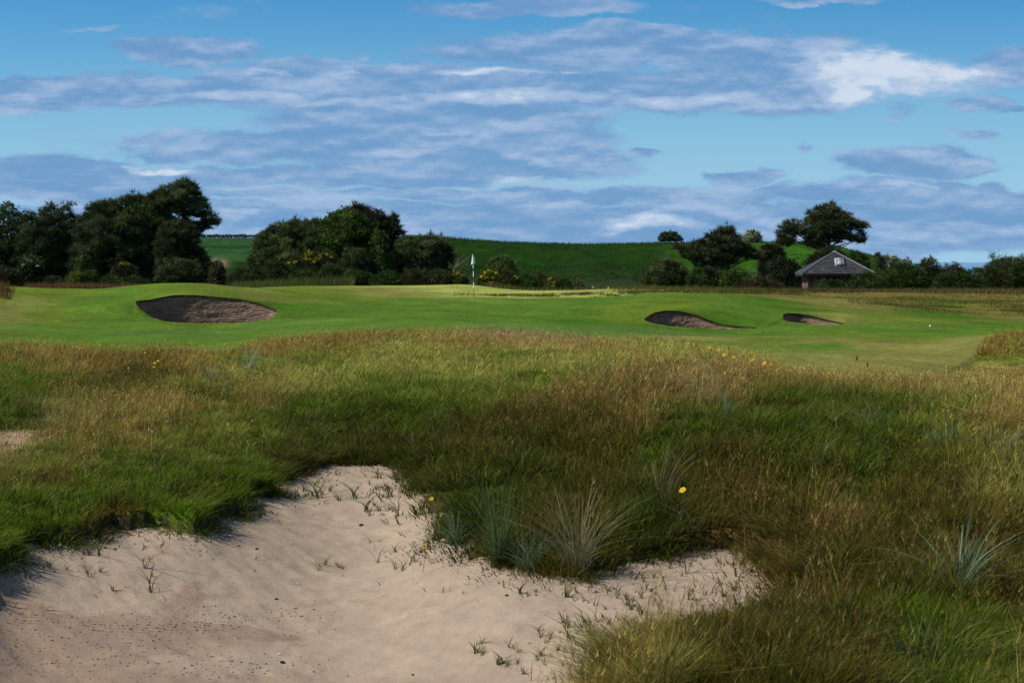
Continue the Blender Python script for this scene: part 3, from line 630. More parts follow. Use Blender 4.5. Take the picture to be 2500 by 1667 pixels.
T.add(*far_patch(2500, (-60, 34), (64, 71), .40, [(.20, .10, .04), (.17, .095, .04), (.11, .10, .03)], 1, lambda u, Y, x: smooth(48, -30, u+(fbm(x/.4, Y, 3, 4)-.5)*60), 6))
T.add(*far_patch(5000, (560, 860), (126, 138), .9, [(.10, .12, .03), (.13, .14, .04), (.08, .10, .03)], 1, None, 7))
T.add(*far_patch(4000, (1180, 1640), (126, 136), .5, pale+olive, 1, None, 8))
T.add(*far_patch(9000, (1560, 2620), (114, 122), .38, olive+greenl+greenl+purple[:2], 1, None, 10))
tag(T.build('far_rough_grass', M['grass']), kind='stuff')
# uneven grass along the brow of the hill and its tussocks
T = Tuftmesh()
T.add(*far_patch(4000, (980, 2240), (392, 402), .55, [(.07, .10, .03), (.12, .12, .05), (.05, .08, .02)], .8, None, 9))
T.add(*far_patch(30000, (900, 2240), (286, 396), .35, [(.018, .045, .009), (.024, .062, .010), (.028, .052, .012)], 1.3, lambda u, Y, x: smooth(.42, .6, fbm(x/4, Y/9, 3, 79)), 11))
tag(T.build('hill_grass', M['grass']), kind='stuff')

# ------------------------------------------------------------------ single plants: marram tufts, stalks, sprouts, flowers
def marram(n, h, spread, cols, wid=.007, droop=1.0, side=0.):
    n = int(n*1.5); wid *= .72
    yaw = rng.uniform(0, 2*math.pi, n); b = np.stack([np.cos(yaw), np.sin(yaw), 0*yaw], -1)*(rng.random(n)**.7*spread*.16)[:, None]
    hh = h*rng.uniform(.25, 1.1, n); c = np.array(cols)[rng.integers(0, len(cols), n)]*rng.uniform(.7, 1.3, (n, 1))
    yw = np.arctan2(np.sin(yaw), np.cos(yaw)+side)
    T = Tuftmesh(); T.add(*blades(b, hh, np.minimum(rng.gamma(2.2, .28, n), 1.8)*spread/h*1.2, yw+rng.normal(0, .35, n), wid*rng.uniform(.6, 1.3, n), c*.75, c, bend=droop, segs=5)); return T
blue = [(.13, .21, .12), (.17, .25, .15), (.10, .17, .08)]; gre = [(.07, .13, .035), (.10, .16, .05), (.13, .17, .07)]; str_c = [(.27, .24, .12), (.33, .28, .16), (.12, .15, .05)]
MT = [ # u, v of the foot, height (m), spread, blades, colours, width, side lean, label
 (2345,1470,.52,.46,50,[(.20, .32, .20), (.24, .36, .23), (.15, .25, .15)],.0125,.25,'broad blue-green marram tuft with arching blades at the right edge of the rough'),
 (1216,1385,.60,.30,130,gre,.0055,.0,'tall upright green marram tuft on the grassy tongue above the sand'),
 (1412,1400,.62,.55,150,str_c,.0055,.1,'straw and green marram tuft with wide arching blades at the tip of the sand tongue'),
 (1290,1395,.34,.45,90,blue,.006,.0,'low blue-grey marram tuft spilling onto the sand between two taller tufts'),
 (1110,1330,.26,.25,70,blue,.0055,.0,'small blue-grey marram tuft beside the lower yellow flower at the sand edge'),
 (2135,1062,.34,.60,60,blue,.0085,.4,'flattened blue-green marram tuft combed sideways on top of the right mound'),
 (2290,1110,.34,.30,26,blue,.009,.0,'open blue-green marram tuft with few curved blades on the right mound'),
 (2440,1112,.34,.50,34,[(.20,.25,.14),(.24,.28,.17)],.008,.2,'pale marram tuft with drooping blades near the right end of the mound'),
 (1775,1045,.36,.10,10,blue,.0095,-.3,'thin upright blue marram tuft of few blades on the brow of the right mound'),
 (607,912,.50,.34,26,[(.22,.30,.22),(.26,.33,.24)],.011,.0,'pale blue-green marram tuft standing in the pale rough left of centre'),
 (520,940,.40,.40,20,[(.20,.29,.20),(.22,.28,.2)],.010,-.6,'pale marram tuft leaning over on the dark grassy bank'),
 (1720,912,.36,.30,40,gre,.008,.0,'dark green sedge tuft below the cluster of yellow flowers'),
 (2250,1660,.36,.55,50,blue,.0085,.3,'blue-green marram tuft bent over at the bottom of the rough'),
 (2100,1590,.30,.30,18,blue,.008,-.5,'small blue marram tuft with three leaning blades low in the rough'),
 (1690,1318,.30,.50,22,blue,.008,-.7,'blue marram tuft lying over the grass above the right tongue of sand'),
 (1610,1230,.50,.60,60,str_c,.005,.3,'sparse tuft of long straw-coloured arching blades behind the single yellow flower'),
 (2000,1165,.34,.30,24,gre+blue,.007,.0,'mixed green and blue grass tuft in the middle of the right mound'),
 (1435,860,.45,.22,8,[(.30,.28,.16),(.25,.27,.15)],.010,.6,'few pale leaning blades at the top of the central rough'),
]
for u, v, h, sp, n, cols, w, side, lab in MT:
    Y = uv2Y(u, v); o = marram(n, h, sp, cols, w*max(1, Y/16)**.5, 1.0, side).build('marram_tuft', M['grass']); o.location = (float((u-UC)/F*Y), Y, ground_z(u, Y)-.01)
    tag(o, lab, 'marram grass', 'marram and sedge tufts in the rough')
def lift_place(u, v, lift):
    """foot point of a stem of that height whose top is seen at (u, v)"""
    Y = uv2Y(u, v, lift); return np.array([(u-UC)/F*Y, Y, ground_z(u, Y)]), Y
for (u1, v1, u0, h, cl, lab) in ((1848, 772, 1870, .55, 'p', 'tall pale grass stalk leaning left across the green beside the dark small bunker'), (1920, 808, 1921, .42, 'p', 'thin pale straight grass stalk before the short rough'), (1598, 776, 1608, .45, 'h', 'single grass stalk with a brown head in front of the half shaded bunker'),
     (1444, 809, 1421, .34, 'p', 'pale straw stalk leaning right at the edge of the green'), (2075, 852, 2036, .38, 'p', 'pale curved straw stalk by the short rough on the right mound'), (2092, 872, 2080, .34, 'h', 'dark headed seed stalk on the brow of the right mound'), (2118, 888, 2122, .30, 'h', 'second dark headed seed stalk standing just beside the first on the brow'), (1690, 830, 1720, .33, 'g', 'dark green leaning blade above the yellow flowers')):
    p, Y = lift_place(u1, v1, h); dx = (u1-u0)/F*Y; foot = np.array([(u0-UC)/F*Y, Y, EYE-float(turf_h(u0, Y))-.02]); top = P(u1, v1, Y); mb = MB()
    c = {'p': (.30, .31, .17), 'h': (.17, .14, .07), 'g': (.06, .11, .04)}[cl]; r = .0035*max(1, Y/20)
    pts = [foot+(top-foot)*s+np.array([0, 0, .03*math.sin(s*math.pi)]) for s in np.linspace(0, 1, 6)]
    mb.tube(pts, np.linspace(r, r*.5, 6), 5, c); o = mb.build('grass_stalk', M['grass'], origin=foot)
    tag(o, lab, 'grass stalk', 'tall single grass stalks')
    if cl == 'h':
        mh = MB(); a = np.array(pts[-1])-foot; mh.tube([a-np.array([0, 0, .05]), a-np.array([0, 0, .02]), a+np.array([0, 0, .03])], [r, r*3.4, r*.6], 6, (.13, .075, .05)); mh.build('seed_head', M['grass'], o)
# yellow hawkbit flowers: stem, ring of petals, darker centre
def flower(stem_h, r):
    root = empty('yellow_flower', (0, 0, 0)); mb = MB(); mb.tube([(0, 0, 0), (.01, 0, stem_h*.5), (.0, 0, stem_h)], [.0035, .003, .0025], 5, (.09, .14, .04)); mb.build('stem', M['grass'], root)
    V = []; q = []; n = 0; C = []
    for ring, (rr, el, cnt) in enumerate(((r, .25, 14), (r*.7, .6, 11), (r*.4, 1.0, 7))):
        for i in range(cnt):
            a = i/cnt*2*math.pi+ring*.3+rng.normal(0, .08); d = np.array([math.cos(a), math.sin(a), 0]); s = np.array([-d[1], d[0], 0]); L = rr*rng.uniform(.85, 1.1); w = L*.19
            b = np.array([0, 0, stem_h]); m_ = b+d*L*.6*math.cos(el)+np.array([0, 0, L*.6*math.sin(el)]); e = b+d*L*math.cos(el*.8)+np.array([0, 0, L*math.sin(el*.8)])
            V += [b-s*w*.3, b+s*w*.3, m_+s*w, e+s*w*.7, e-s*w*.7, m_-s*w]; q += [(n, n+1, n+2, n+5), (n+5, n+2, n+3, n+4)]; n += 6; C += [np.array((.85, .62, .02))*rng.uniform(.9, 1.1)]*6
    hd = np.array([0, 0, stem_h]); ca, sa = math.cos(.75), math.sin(.75); Rm = np.array([[1, 0, 0], [0, ca, -sa], [0, sa, ca]]); V = (np.array(V)-hd)@Rm.T+hd
    mesh_obj('petals', V, [np.array(q)], M['petal'], np.array(C), root)
    mb = MB(); mb.tube([(0, 0, stem_h-.006), (0, 0, stem_h), (0, -r*.2, stem_h+r*.2)], [r*.12, r*.3, r*.12], 8, (.75, .45, .02)); mb.build('flower_centre', M['petal'], root)
    mb = MB(); mb.tube([(0, 0, stem_h-r*.6), (0, 0, stem_h-r*.2), (0, 0, stem_h)], [.003, r*.25, r*.2], 7, (.08, .12, .03)); mb.build('calyx', M['grass'], root)
    return root
FL = [(1053,1216,.20,1,'single yellow flower at the upper corner of the sand beside the grassy tongue'), (1032,1331,.18,1,'single yellow flower standing over the pale sand beside the grassy tongue'), (1651,1237,.30,1,'single yellow flower alone in the dark grass of the right mound'),
 (379,887,.2,0,''), (387,881,.22,0,''), (366,896,.2,0,''), (1670,853,.3,2,''), (1738,850,.3,2,''), (1752,856,.3,2,''), (1775,850,.34,2,''), (1767,868,.3,2,''), (1795,873,.28,2,''), (1830,860,.3,2,''), (1868,886,.25,2,''), (1889,887,.25,2,''), (1844,879,.25,2,''),
 (1956,899,.22,1,'small yellow flower on the brow beside the short rough'), (2025,911,.22,1,'larger yellow flower at the right end of the row on the brow'), (1330,905,.2,1,'faint yellow flower in the straw-coloured central rough')]
proto = None
for u, v, sh, kind_, lab in FL:
    p, Y = lift_place(u, v, sh)
    if proto is None: proto = flower(.25, .027); o = proto
    else: o = copy_tree(proto)
    o.location = [float(c) for c in p]; s = sh/.25*(.72 if Y < 17 else .75); o.scale = (s, s, sh/.25); o.rotation_euler = (rng.normal(0, .12), rng.normal(0, .12), rng.normal(0, .4))
    lab = lab or ('yellow flower in the small cluster at the foot of the left bank' if kind_ == 0 else 'yellow flower in the loose row on the crest below the half shaded bunker')
    tag(o, lab, 'flower', 'yellow flowers in the rough')
# sedge sprouts on the sand
def sprout(n, h):
    yaw = rng.uniform(0, 2*math.pi, n); c = np.array([(.085, .10, .022), (.10, .13, .03), (.13, .11, .035)])[rng.integers(0, 3, n)]*rng.uniform(.7, 1.3, (n, 1))
    T = Tuftmesh(); T.add(*blades(rng.normal(0, .008, (n, 3))*np.array([1, 1, 0]), h*rng.uniform(.5, 1.2, n), rng.uniform(.4, 1.3, n), yaw, np.full(n, .0055)*rng.uniform(.7, 1.3, n), c*.8, c, segs=4)); return T
PR = {}
for k_, (n, h) in enumerate(((7, .10), (9, .08), (6, .13), (10, .11), (5, .16), (8, .07))): PR[k_] = (n, h, None)
A8 = [(1330,270),(1400,255),(1430,270),(1450,285),(1475,265),(1560,300),(1540,285),(1620,290),(1640,275),(1700,230),(1730,245),(1760,250),(1790,235),(1820,220),(1860,240),(1840,260),(1750,280),(1780,290),(1690,350),(1740,340),(1720,320),(1800,350),(1195,380),(1215,365),(1260,300),(1320,260)]
A8b = [(1470,600),(1545,590),(1555,600),(1730,580),(1815,540),(1900,520),(1910,580),(1850,620),(1960,560),(1880,590),(1930,600),(1970,580)]
A8c = [(305,610),(400,640),(460,620),(230,600),(430,520),(455,545),(380,545),(690,580),(700,640),(120,655),(690,680),(125,730),(520,705)]
A8d = [(2200,960),(2215,1000),(2180,990),(2280,1040),(2330,1060),(2345,975)]
A7 = [(40,1180),(235,1200),(310,1220),(330,1230),(360,1235),(420,1175),(490,1210),(500,1240),(520,1225),(560,1270),(600,1290),(230,1330),(245,1335),(310,1320),(325,1325),(415,1320),(340,1370),(350,1380),(430,1380),(150,1390),(165,1385),(240,1380),(265,1445),(340,1435),(430,1415),(110,1475),(165,1470),(50,1530),(120,1350),(75,1410),(200,1440),(380,1480),(300,1500),(20,1500),(70,1200),(400,1260),(455,1300)]
A7b = [(680,1080),(720,1140),(740,1210),(790,1150),(840,1190),(760,1100),(880,1100),(610,1110),(620,1190),(650,1220),(960,1170),(920,1200),(980,1130),(1040,1100),(1060,1170),(1000,1080),(700,1180),(830,1080),(900,1150),(660,1130),(570,1140),(690,1060),(930,1060),(800,1240),(560,1200)]
def conv(L, z): return [((a*.5315, 1067+b*.5315) if z == 8 else (1250+a*.5656, 780+b*.5657)) for a, b in L]
for pts, lab, ks in ((conv(A8, 8), 'small olive sedge sprout in the patch at the upper end of the sand', (0, 3, 1, 2)), (conv(A8b, 8), 'small sedge sprout on the open sand left of the grassy tongue', (4, 2, 0)), (conv(A8c, 8), 'dry dark sprout on the sand below the overhanging left bank', (5, 4)),
                     (conv(A8d, 8)+conv(A7, 7), 'small green sedge sprout on the pale sand below the grassy tongue', (0, 1, 5, 3, 1)), (conv(A7b, 7), 'taller sedge sprout casting a shadow on the right tongue of sand', (2, 4, 3, 4))):
    pts = pts+[(u+rng.normal(0, 22), v+rng.normal(0, 9)) for u, v in pts if rng.random() < .6]
    for i, (u, v) in enumerate(pts):
        k_ = ks[i % len(ks)]; n, h, pr = PR[k_]
        if pr is None: o = sprout(n, h).build('sedge_sprout', M['grass']); PR[k_] = (n, h, o)
        else: o = pr.copy(); COL.objects.link(o)
        Y = uv2Y(u, v); z = EYE-float(sand_h(u, Y)) if pit_d(u, Y) > 0 else ground_z(u, Y); o.location = (float((u-UC)/F*Y), Y, z-.004); s = (rng.uniform(.35, 1.0)+.5*(rng.random() < .15))*(1.5 if 'patch' in lab else 1); o.scale = (s, s, s*rng.uniform(.7, 1.2)); o.rotation_euler = (0, 0, rng.uniform(0, 6))
        tag(o, lab, 'sedge', 'sedge sprouts on the sand')
# stones and droppings on the sand
def pebble(s, colr, u, v, lab):
    Y = uv2Y(u, v); mb = MB(); n = 8
    pts = [(-s, 0, s*.3), (-s*.7, .1*s, s*.36), (-.1*s, 0, s*.42), (.6*s, -.1*s, s*.36), (s, 0, s*.28)]
    mb.tube(pts, [s*.12, s*.42, s*.55, s*.4, s*.12], 9, colr); o = mb.build('pebble', M['stone'], smoothed=True); o.location = (float((u-UC)/F*Y), Y, EYE-float(sand_h(u, Y))); o.rotation_euler = (0, 0, rng.uniform(-.5, .5)); tag(o, lab, 'stone', 'stones lying on the sand')
M['stone'] = mat_solid('stone', None, .85, .3, 40, .3)
for a in ((.017, (.018, .015, .016), 690, 1621, 'smooth black pebble on the bottom of the sand'), (.020, (.06, .04, .03), 882, 1288, 'dark brown lump on the upper sand slope'), (.013, (.07, .05, .04), 627, 1344, 'brown pebble on the sand below the left bank'), (.010, (.05, .04, .035), 583, 1332, 'tiny dark pebble on the sand below the left bank'), (.016, (.05, .035, .028), 498, 1312, 'dark clod of earth fallen below the lip'), (.012, (.04, .03, .025), 675, 1467, 'small dark stone beside the ochre smear in the sand'),
          (.012, (.05, .035, .03), 2475/2.0, 1461, 'small brown stone on the sand below the grassy tongue'), (.009, (.8, .78, .72), 728, 1425, 'tiny white shell chip on the sand'), (.009, (.8, .78, .72), 682, 1602, 'white shell chip just above the black pebble'), (.010, (.04, .03, .03), 1008, 1651, 'dark chip at the bottom of the sand')):
    pebble(*a)
# dark grit washed together on the floor of the pit
mb_v = []; mb_t = []; mb_c = []
_lp = LIP[2:-8]
for i in range(1500):       # crumbs of earth fallen from the lip
    j_ = rng.integers(0, len(_lp)-1); f_ = rng.random(); a_ = _lp[j_]*(1-f_)+_lp[j_+1]*f_
    Y = a_[2]-abs(rng.normal(0, .22)); u = a_[0]+rng.normal(0, 14)
    if not -.02 < float(pit_d(u, Y)) < .6: continue
    mb_c.append((np.array([(u-UC)/F*Y, Y, 0]), rng.uniform(.003, .009)*(1+1.2*(rng.random() < .15))))
for (u0, v0, su_, sv_, n) in ((150, 1530, 140, 20, 170), (360, 1535, 90, 14, 240), (520, 1515, 70, 14, 140), (710, 1500, 45, 9, 50), (100, 1620, 260, 26, 330), (480, 1622, 130, 18, 130), (720, 1545, 40, 10, 30), (60, 1520, 60, 5, 60), (320, 1580, 90, 5, 60), (500, 1400, 260, 60, 40), (640, 1640, 60, 14, 40)):
    for i in range(n):
        u = rng.normal(u0, su_); v = min(rng.normal(v0, sv_), 1690)
        Y = uv2Y(float(np.clip(u, -60, 1400)), v); s = rng.uniform(.002, .0065)*(.7+rng.random()); c = np.array([(u-UC)/F*Y, Y, 0]); mb_c.append((c, s))
X_ = np.array([c[0] for c in mb_c]); S_ = np.array([c[1] for c in mb_c]); zz = EYE-sand_h(X_[:, 0]/X_[:, 1]*F+UC, X_[:, 1]); X_[:, 2] = zz
an = np.arange(5)/5*2*math.pi; ring = np.stack([np.cos(an), np.sin(an), 0*an], -1)
V = np.concatenate([X_[:, None]+S_[:, None, None]*ring[None]*rng.uniform(.6, 1.3, (len(X_), 5, 1)), (X_+np.stack([0*S_, 0*S_, S_*.8], -1))[:, None]], 1).reshape(-1, 3)
o_ = (np.arange(len(X_))*6)[:, None]; tr = np.concatenate([o_+np.array([i, (i+1) % 5, 5]) for i in range(5)])
tag(mesh_obj('grit', V, [tr], M['stone'], np.repeat(np.array((.075, .05, .036))*rng.uniform(.5, 1.7, (len(X_), 1)), 6, 0)), kind='stuff')
# ------------------------------------------------------------------ trees and bushes
def poly2(p): return np.array(p, float)
def clumps_in(poly, Y, rmin, rmax, depth, gap=.62, gaps=(), n_try=2500, edge=.55, sprig=1.):
    """clumps of foliage (centre, radius) filling the crown; outline in photo pixels, real size and thickness at distance Y"""
    s = Y/F; poly = poly2(poly); lo, hi = poly.min(0), poly.max(0)
    u = rng.uniform(lo[0], hi[0], n_try); v = rng.uniform(lo[1], hi[1], n_try)
    d = poly_sd(u, v, poly)*s
    for g in gaps: d = np.minimum(d, -poly_sd(u, v, poly2(g))*s)
    wid = max(1e-3, d.max()); out = []
    r = np.clip(d/edge, 0, rmax)
    ok = (d > 0) & (r >= rmin); idx = np.nonzero(ok)[0]
    pos = np.zeros((0, 3)); rad = np.zeros(0)
    for i in idx:
        rr = rng.uniform(max(rmin, .55*r[i]), r[i]); dd = depth*min(1, (d[i]/wid)**.6)*(1 if rng.random() < .8 else .4)
        p = np.array([(u[i]-UC)*s, rng.uniform(-dd, dd), -(v[i]-VH)*s])
        if len(pos) and np.any(((pos-p)**2).sum(1) < (gap*(rad+rr)*.8)**2): continue
        pos = np.vstack([pos, p]); rad = np.append(rad, rr)
    # small sprigs standing out of the outline, mostly upwards
    n = len(poly)
    for i in range(n):
        a, b = poly[i], poly[(i+1) % n]; L = np.hypot(*(b-a))*s
        if (a[1]+b[1])/2 > lo[1]+.72*(hi[1]-lo[1]): continue
        for _ in range(int(L/.42*sprig)+(rng.random() < .5)):
            f = rng.random(); q_ = a*(1-f)+b*f; rr = rng.uniform(.10, .22)*min(1, rmax/.6)
            p = np.array([(q_[0]-UC)*s+rng.normal(0, .12), rng.normal(0, .35)*depth, -(q_[1]-VH)*s+rng.uniform(-.12, .20)]); pos = np.vstack([pos, p]); rad = np.append(rad, rr)
    pos[:, 1] += Y; pos[:, 2] += EYE
    return pos, rad
def foliage(pos, rad, typ, dens, cols, flat=.6, size=1., jit=.55, up=.5):
    """sprays of needles or leaves over every clump"""
    V = []; q = []; t = []; C = []
    n_i = np.maximum(6, (dens*(.7 if typ == 'needle' else .9)*rad**2)).astype(int); N = int(n_i.sum()); ci = np.repeat(np.arange(len(rad)), n_i)
    d = rng.normal(0, 1, (N, 3)); d[:, 2] = d[:, 2]+.45; d /= np.linalg.norm(d, axis=1, keepdims=True)
    # each clump is broken up into twigs
    k = rng.random(N)**.4; lump = .55+.85*vnoise(d[:, 0]*3.4+ci*7.7, d[:, 2]*3.4+d[:, 1]*2.9+ci*3.1, 3)**1.3
    p = pos[ci]+d*(rad[ci]*k*lump)[:, None]*np.array([1, 1, flat])
    cols = np.array(cols, float); pick = cols[rng.integers(0, len(cols), len(rad))][ci]; own = cols[rng.integers(0, len(cols), N)]
    cc = (pick*.6+own*.4)*(rng.uniform(1-jit, 1+jit, len(rad))[ci]*rng.uniform(.75, 1.25, N))[:, None]
    out = d*np.array([1, 1, .6])+np.array([0, 0, up])+rng.normal(0, .45, (N, 3)); out /= np.linalg.norm(out, axis=1, keepdims=True)
    if typ == 'needle':
        L = size*1.7*rng.uniform(.5, 1.35, N); w = L*.12
        for j in range(4):
            dj = out+rng.normal(0, .42, (N, 3)); dj /= np.linalg.norm(dj, axis=1, keepdims=True); sd = np.cross(dj, rng.normal(0, 1, (N, 3))); sd /= np.linalg.norm(sd, axis=1, keepdims=True)+1e-9
            V.append(np.stack([p-sd*w[:, None]*.5, p+sd*w[:, None]*.5, p+dj*L[:, None]], 1)); C.append(np.stack([cc, cc, cc*1.08], 1))
        V = np.concatenate(V).reshape(-1, 3); C = np.concatenate(C).reshape(-1, 3); return V, [np.arange(len(V)).reshape(-1, 3)], C
    L = size*rng.uniform(.6, 1.3, N); w = L*.42
    sd = np.cross(out, rng.normal(0, 1, (N, 3))); sd /= np.linalg.norm(sd, axis=1, keepdims=True)+1e-9
    V = np.stack([p, p+out*L[:, None]*.5+sd*w[:, None], p+out*L[:, None], p+out*L[:, None]*.5-sd*w[:, None]], 1).reshape(-1, 3)
    return V, [np.arange(len(V)).reshape(-1, 4)], np.repeat(cc, 4, 0)
def limbs(mb, trunk, pos, rad, r0, share=1., maxn=60, col=(1, 1, 1)):
    """tapered trunk along points (photo px + dy), limbs reaching into the clumps"""
    trunk = np.asarray(trunk, float); tt = np.linspace(0, 1, len(trunk)); ts = np.linspace(0, 1, 14)
    tp = np.stack([np.interp(ts, tt, trunk[:, k]) for k in range(3)], -1); mb.tube(tp, r0*(1-.75*ts)+.02, 8, col)
    ids = rng.permutation(len(pos))[:int(min(maxn, share*len(pos)))]
    for i in ids:
        c = pos[i]; dz = c[2]-tp[:, 2]; hd = np.hypot(c[0]-tp[:, 0], c[1]-tp[:, 1])
        ok = np.nonzero((dz > rng.uniform(.1, .6)*hd) & (np.arange(14) > 4))[0]
        k = ok[-1] if len(ok) else rng.integers(5, 9)
        k = max(k, 5); a = tp[k]; m_ = a*.45+c*.55+np.array([0, 0, rng.normal(.0, .07)*np.linalg.norm(c-a)])+rng.normal(0, .06*np.linalg.norm(c-a), 3)
        s = np.linspace(0, 1, 7)[:, None]; pts = a*(1-s)**2+2*m_*s*(1-s)+c*s*s
        rr = min(r0*.42, r0*(1-.75*ts[k])*.7); mb.tube(pts, np.linspace(rr, .025, 7), 5, col, False)
PC = [(.055, .075, .026), (.085, .112, .042), (.032, .042, .018), (.11, .135, .055)]      # dark pine
PCG = [(.10, .14, .038), (.14, .175, .055), (.06, .085, .026)]                          # lighter pine
PCD = [(.040, .050, .020), (.055, .064, .026), (.070, .068, .032)]
LG_ = [(.072, .120, .022), (.088, .138, .028), (.050, .085, .018)]                          # broadleaf
LGD = [(.050, .082, .026), (.065, .10, .030), (.036, .058, .020)]
GO = [(.046, .085, .018), (.062, .11, .024), (.032, .056, .014)]                           # gorse
GOB = [(.070, .055, .026), (.085, .060, .030), (.055, .050, .024)]                          # brown gorse
WH = [(.55, .54, .36), (.62, .60, .42), (.10, .16, .05), (.48, .48, .30)]                   # hawthorn in bloom
YE = [(.48, .37, .012), (.56, .42, .015), (.22, .22, .02), (.12, .14, .02)]
def zg(u, Y): return EYE-float(base_h(np.array(float(u)), np.array(float(Y))))
def tree(name, lab, cat, grp, Y, outline, foot_u, typ='needle', cols=PC, rmin=.25, rmax=1.0, depth=2.2, dens=190, size=.30, flat=.6, gaps=(), trunk=None, r0=.22, share=.5, maxn=45, gap=.62, up=.5, n_try=2500, leafmat=None, blossom=None, edge=.55):
    z0 = zg(foot_u, Y); org = np.array([(foot_u-UC)/F*Y, Y, z0])
    pos, rad = clumps_in(outline, Y, rmin, rmax, depth, gap, gaps, n_try, edge)
    root = empty(name, org); tag(root, lab, cat, grp)
    V, f, C = foliage(pos, rad, typ, dens, cols, flat, size, up=up+(.35 if typ == 'needle' else 0))
    mesh_obj('crown', V, f, leafmat or M['needle' if typ == 'needle' else 'leaf'], C, root, origin=org)
    if trunk is None:
        o = poly2(outline); trunk = [(foot_u, None), (foot_u, o[:, 1].min()*.75+o[:, 1].max()*.25)]
    tr = []
    for k, (u, v) in enumerate(trunk): tr.append(org+np.array([0, 0, -.1]) if v is None else P(u, v, Y))
    mb = MB(); limbs(mb, tr, pos, rad, r0, share, maxn); mb.build('trunk', M['bark'], root, origin=org)
    if blossom is not None: add_blossom(root, org, Y, *blossom)
    return root
def add_blossom(root, org, Y, spots, cols, dens=260, size=.14):
    dens *= 1.9; size *= 1.1; pp = []; rr = []
    for (u, v, r) in spots:
        for _ in range(5):
            a = rng.normal(0, .45, 3)*r/F*Y; pp.append(P(u, v, Y)+a*np.array([1, 1.2, .8])+np.array([0, -rng.uniform(.3, 1.3), .04])); rr.append(r/F*Y*rng.uniform(.45, .8))
    V, f, C = foliage(np.array(pp), np.array(rr), 'leaf', dens, cols, .8, size, .25, .3)
    mesh_obj('blossom', V, f, M['petal'], C, root, origin=org)
def bush(name, lab, cat, grp, Y, outline, typ='needle', cols=GO, rmin=.16, rmax=.5, depth=1.2, dens=330, size=.19, flat=.8, blossom=None, up=.45, n_try=1600, gap=.58, edge=.6, mat=None):
    o = poly2(outline); u0 = o[:, 0].mean(); z0 = zg(u0, Y); org = np.array([(u0-UC)/F*Y, Y, z0])
    bot = VH+(EYE-z0)/Y*F+2; k = o[:, 1] >= o[:, 1].max()-8; o[k, 1] = np.maximum(o[k, 1], bot)     # reach down to the ground
    pos, rad = clumps_in(o, Y, rmin, rmax, depth, gap, (), n_try, edge)
    V, f, C = foliage(pos, rad, typ, dens, cols, flat, size, up=up)
    root = empty(name, org); tag(root, lab, cat, grp)
    mesh_obj('foliage', V, f, mat or M['needle' if typ == 'needle' else 'leaf'], C, root, origin=org)
    mb = MB(); st = rng.permutation(len(pos))[:16]
    for i in st:
        a = org+np.array([rng.normal(0, .25), rng.normal(0, .25), -.05]); c = pos[i]; m_ = (a+c)/2+np.array([0, 0, .25*abs(c[2]-a[2])]); s = np.linspace(0, 1, 5)[:, None]
        mb.tube(a*(1-s)**2+2*m_*s*(1-s)+c*s*s, np.linspace(.05, .02, 5), 5, (1, 1, 1), False)
    mb.build('branches', M['bark'], root, origin=org)
    if blossom is not None: add_blossom(root, org, Y, *blossom)
    return root
TG = 'pines and broadleaf trees round the course'; BG_ = 'gorse and broom bushes bordering the course'
# --- left wood
tree('broadleaf_tree', 'greenish broad tree with a pointed top at the left end of the wood', 'tree', TG, 188, [(-120,720),(-120,560),(-60,530),(-20,522),(2,508),(10,495),(26,492),(40,512),(58,522),(72,545),(88,580),(94,640),(90,720)], 0, 'leaf', LGD, dens=150, size=.24, depth=3.5, rmax=1.1, flat=.7)
tree('pine_tree', 'dark pine with two wispy tops left of the gap in the left wood', 'tree', TG, 186, [(36,700),(46,560),(70,528),(88,512),(96,520),(108,515),(112,502),(128,497),(140,512),(152,508),(160,498),(176,500),(172,522),(186,530),(194,552),(182,566),(200,600),(216,640),(220,700)], 125, 'needle', PC+LGD[:1], dens=200, size=.30, depth=3, rmax=.9, gap=.68)
tree('pine_tree', 'broad dark pine with a stepped flat top beside the tallest pine', 'tree', TG, 184, [(168,700),(176,600),(182,565),(196,552),(190,530),(206,526),(214,510),(232,497),(250,493),(262,498),(276,492),(296,490),(306,484),(312,480),(330,482),(342,476),(352,484),(366,478),(392,472),(412,500),(416,540),(420,620),(420,700)], 285, 'needle', PC, dens=230, size=.32, depth=3.5, rmax=1.05, trunk=[(285,None),(280,640),(290,540)], r0=.3)
tree('pine_tree', 'tallest pine of the left wood with a high domed crown and sky showing under it', 'tree', TG, 182, [(366,484),(378,470),(392,464),(404,454),(420,458),(432,446),(446,440),(462,444),(474,448),(482,466),(490,482),(500,490),(508,506),(504,520),(518,524),(534,534),(535,542),(526,556),(512,560),(496,562),(488,570),(478,580),(468,590),(440,560),(390,548),(372,520)], 445, 'needle', PC+[PCG[0]], dens=300, size=.30, depth=2.3, rmax=.8, rmin=.18, gap=.80, flat=.42, n_try=5000,
     gaps=[[(386,520),(402,524),(420,522),(436,530),(446,534),(440,541),(420,534),(400,532),(386,530)], [(462,530),(476,531),(492,536),(488,544),(470,543),(460,540)]], trunk=[(443,None),(443,640),(441,590),(445,545),(450,500)], r0=.28, share=.7, maxn=60)
tree('pine_tree', 'low spreading pine below the tallest pine, its dark boughs reaching the ground', 'tree', TG, 180, [(380,705),(386,580),(400,545),(440,540),(470,550),(486,575),(478,600),(492,612),(508,640),(520,670),(524,705)], 452, 'needle', PCD+PC[:1], dens=230, size=.30, depth=3, rmax=.95, trunk=[(445,None),(443,580)], r0=.22)
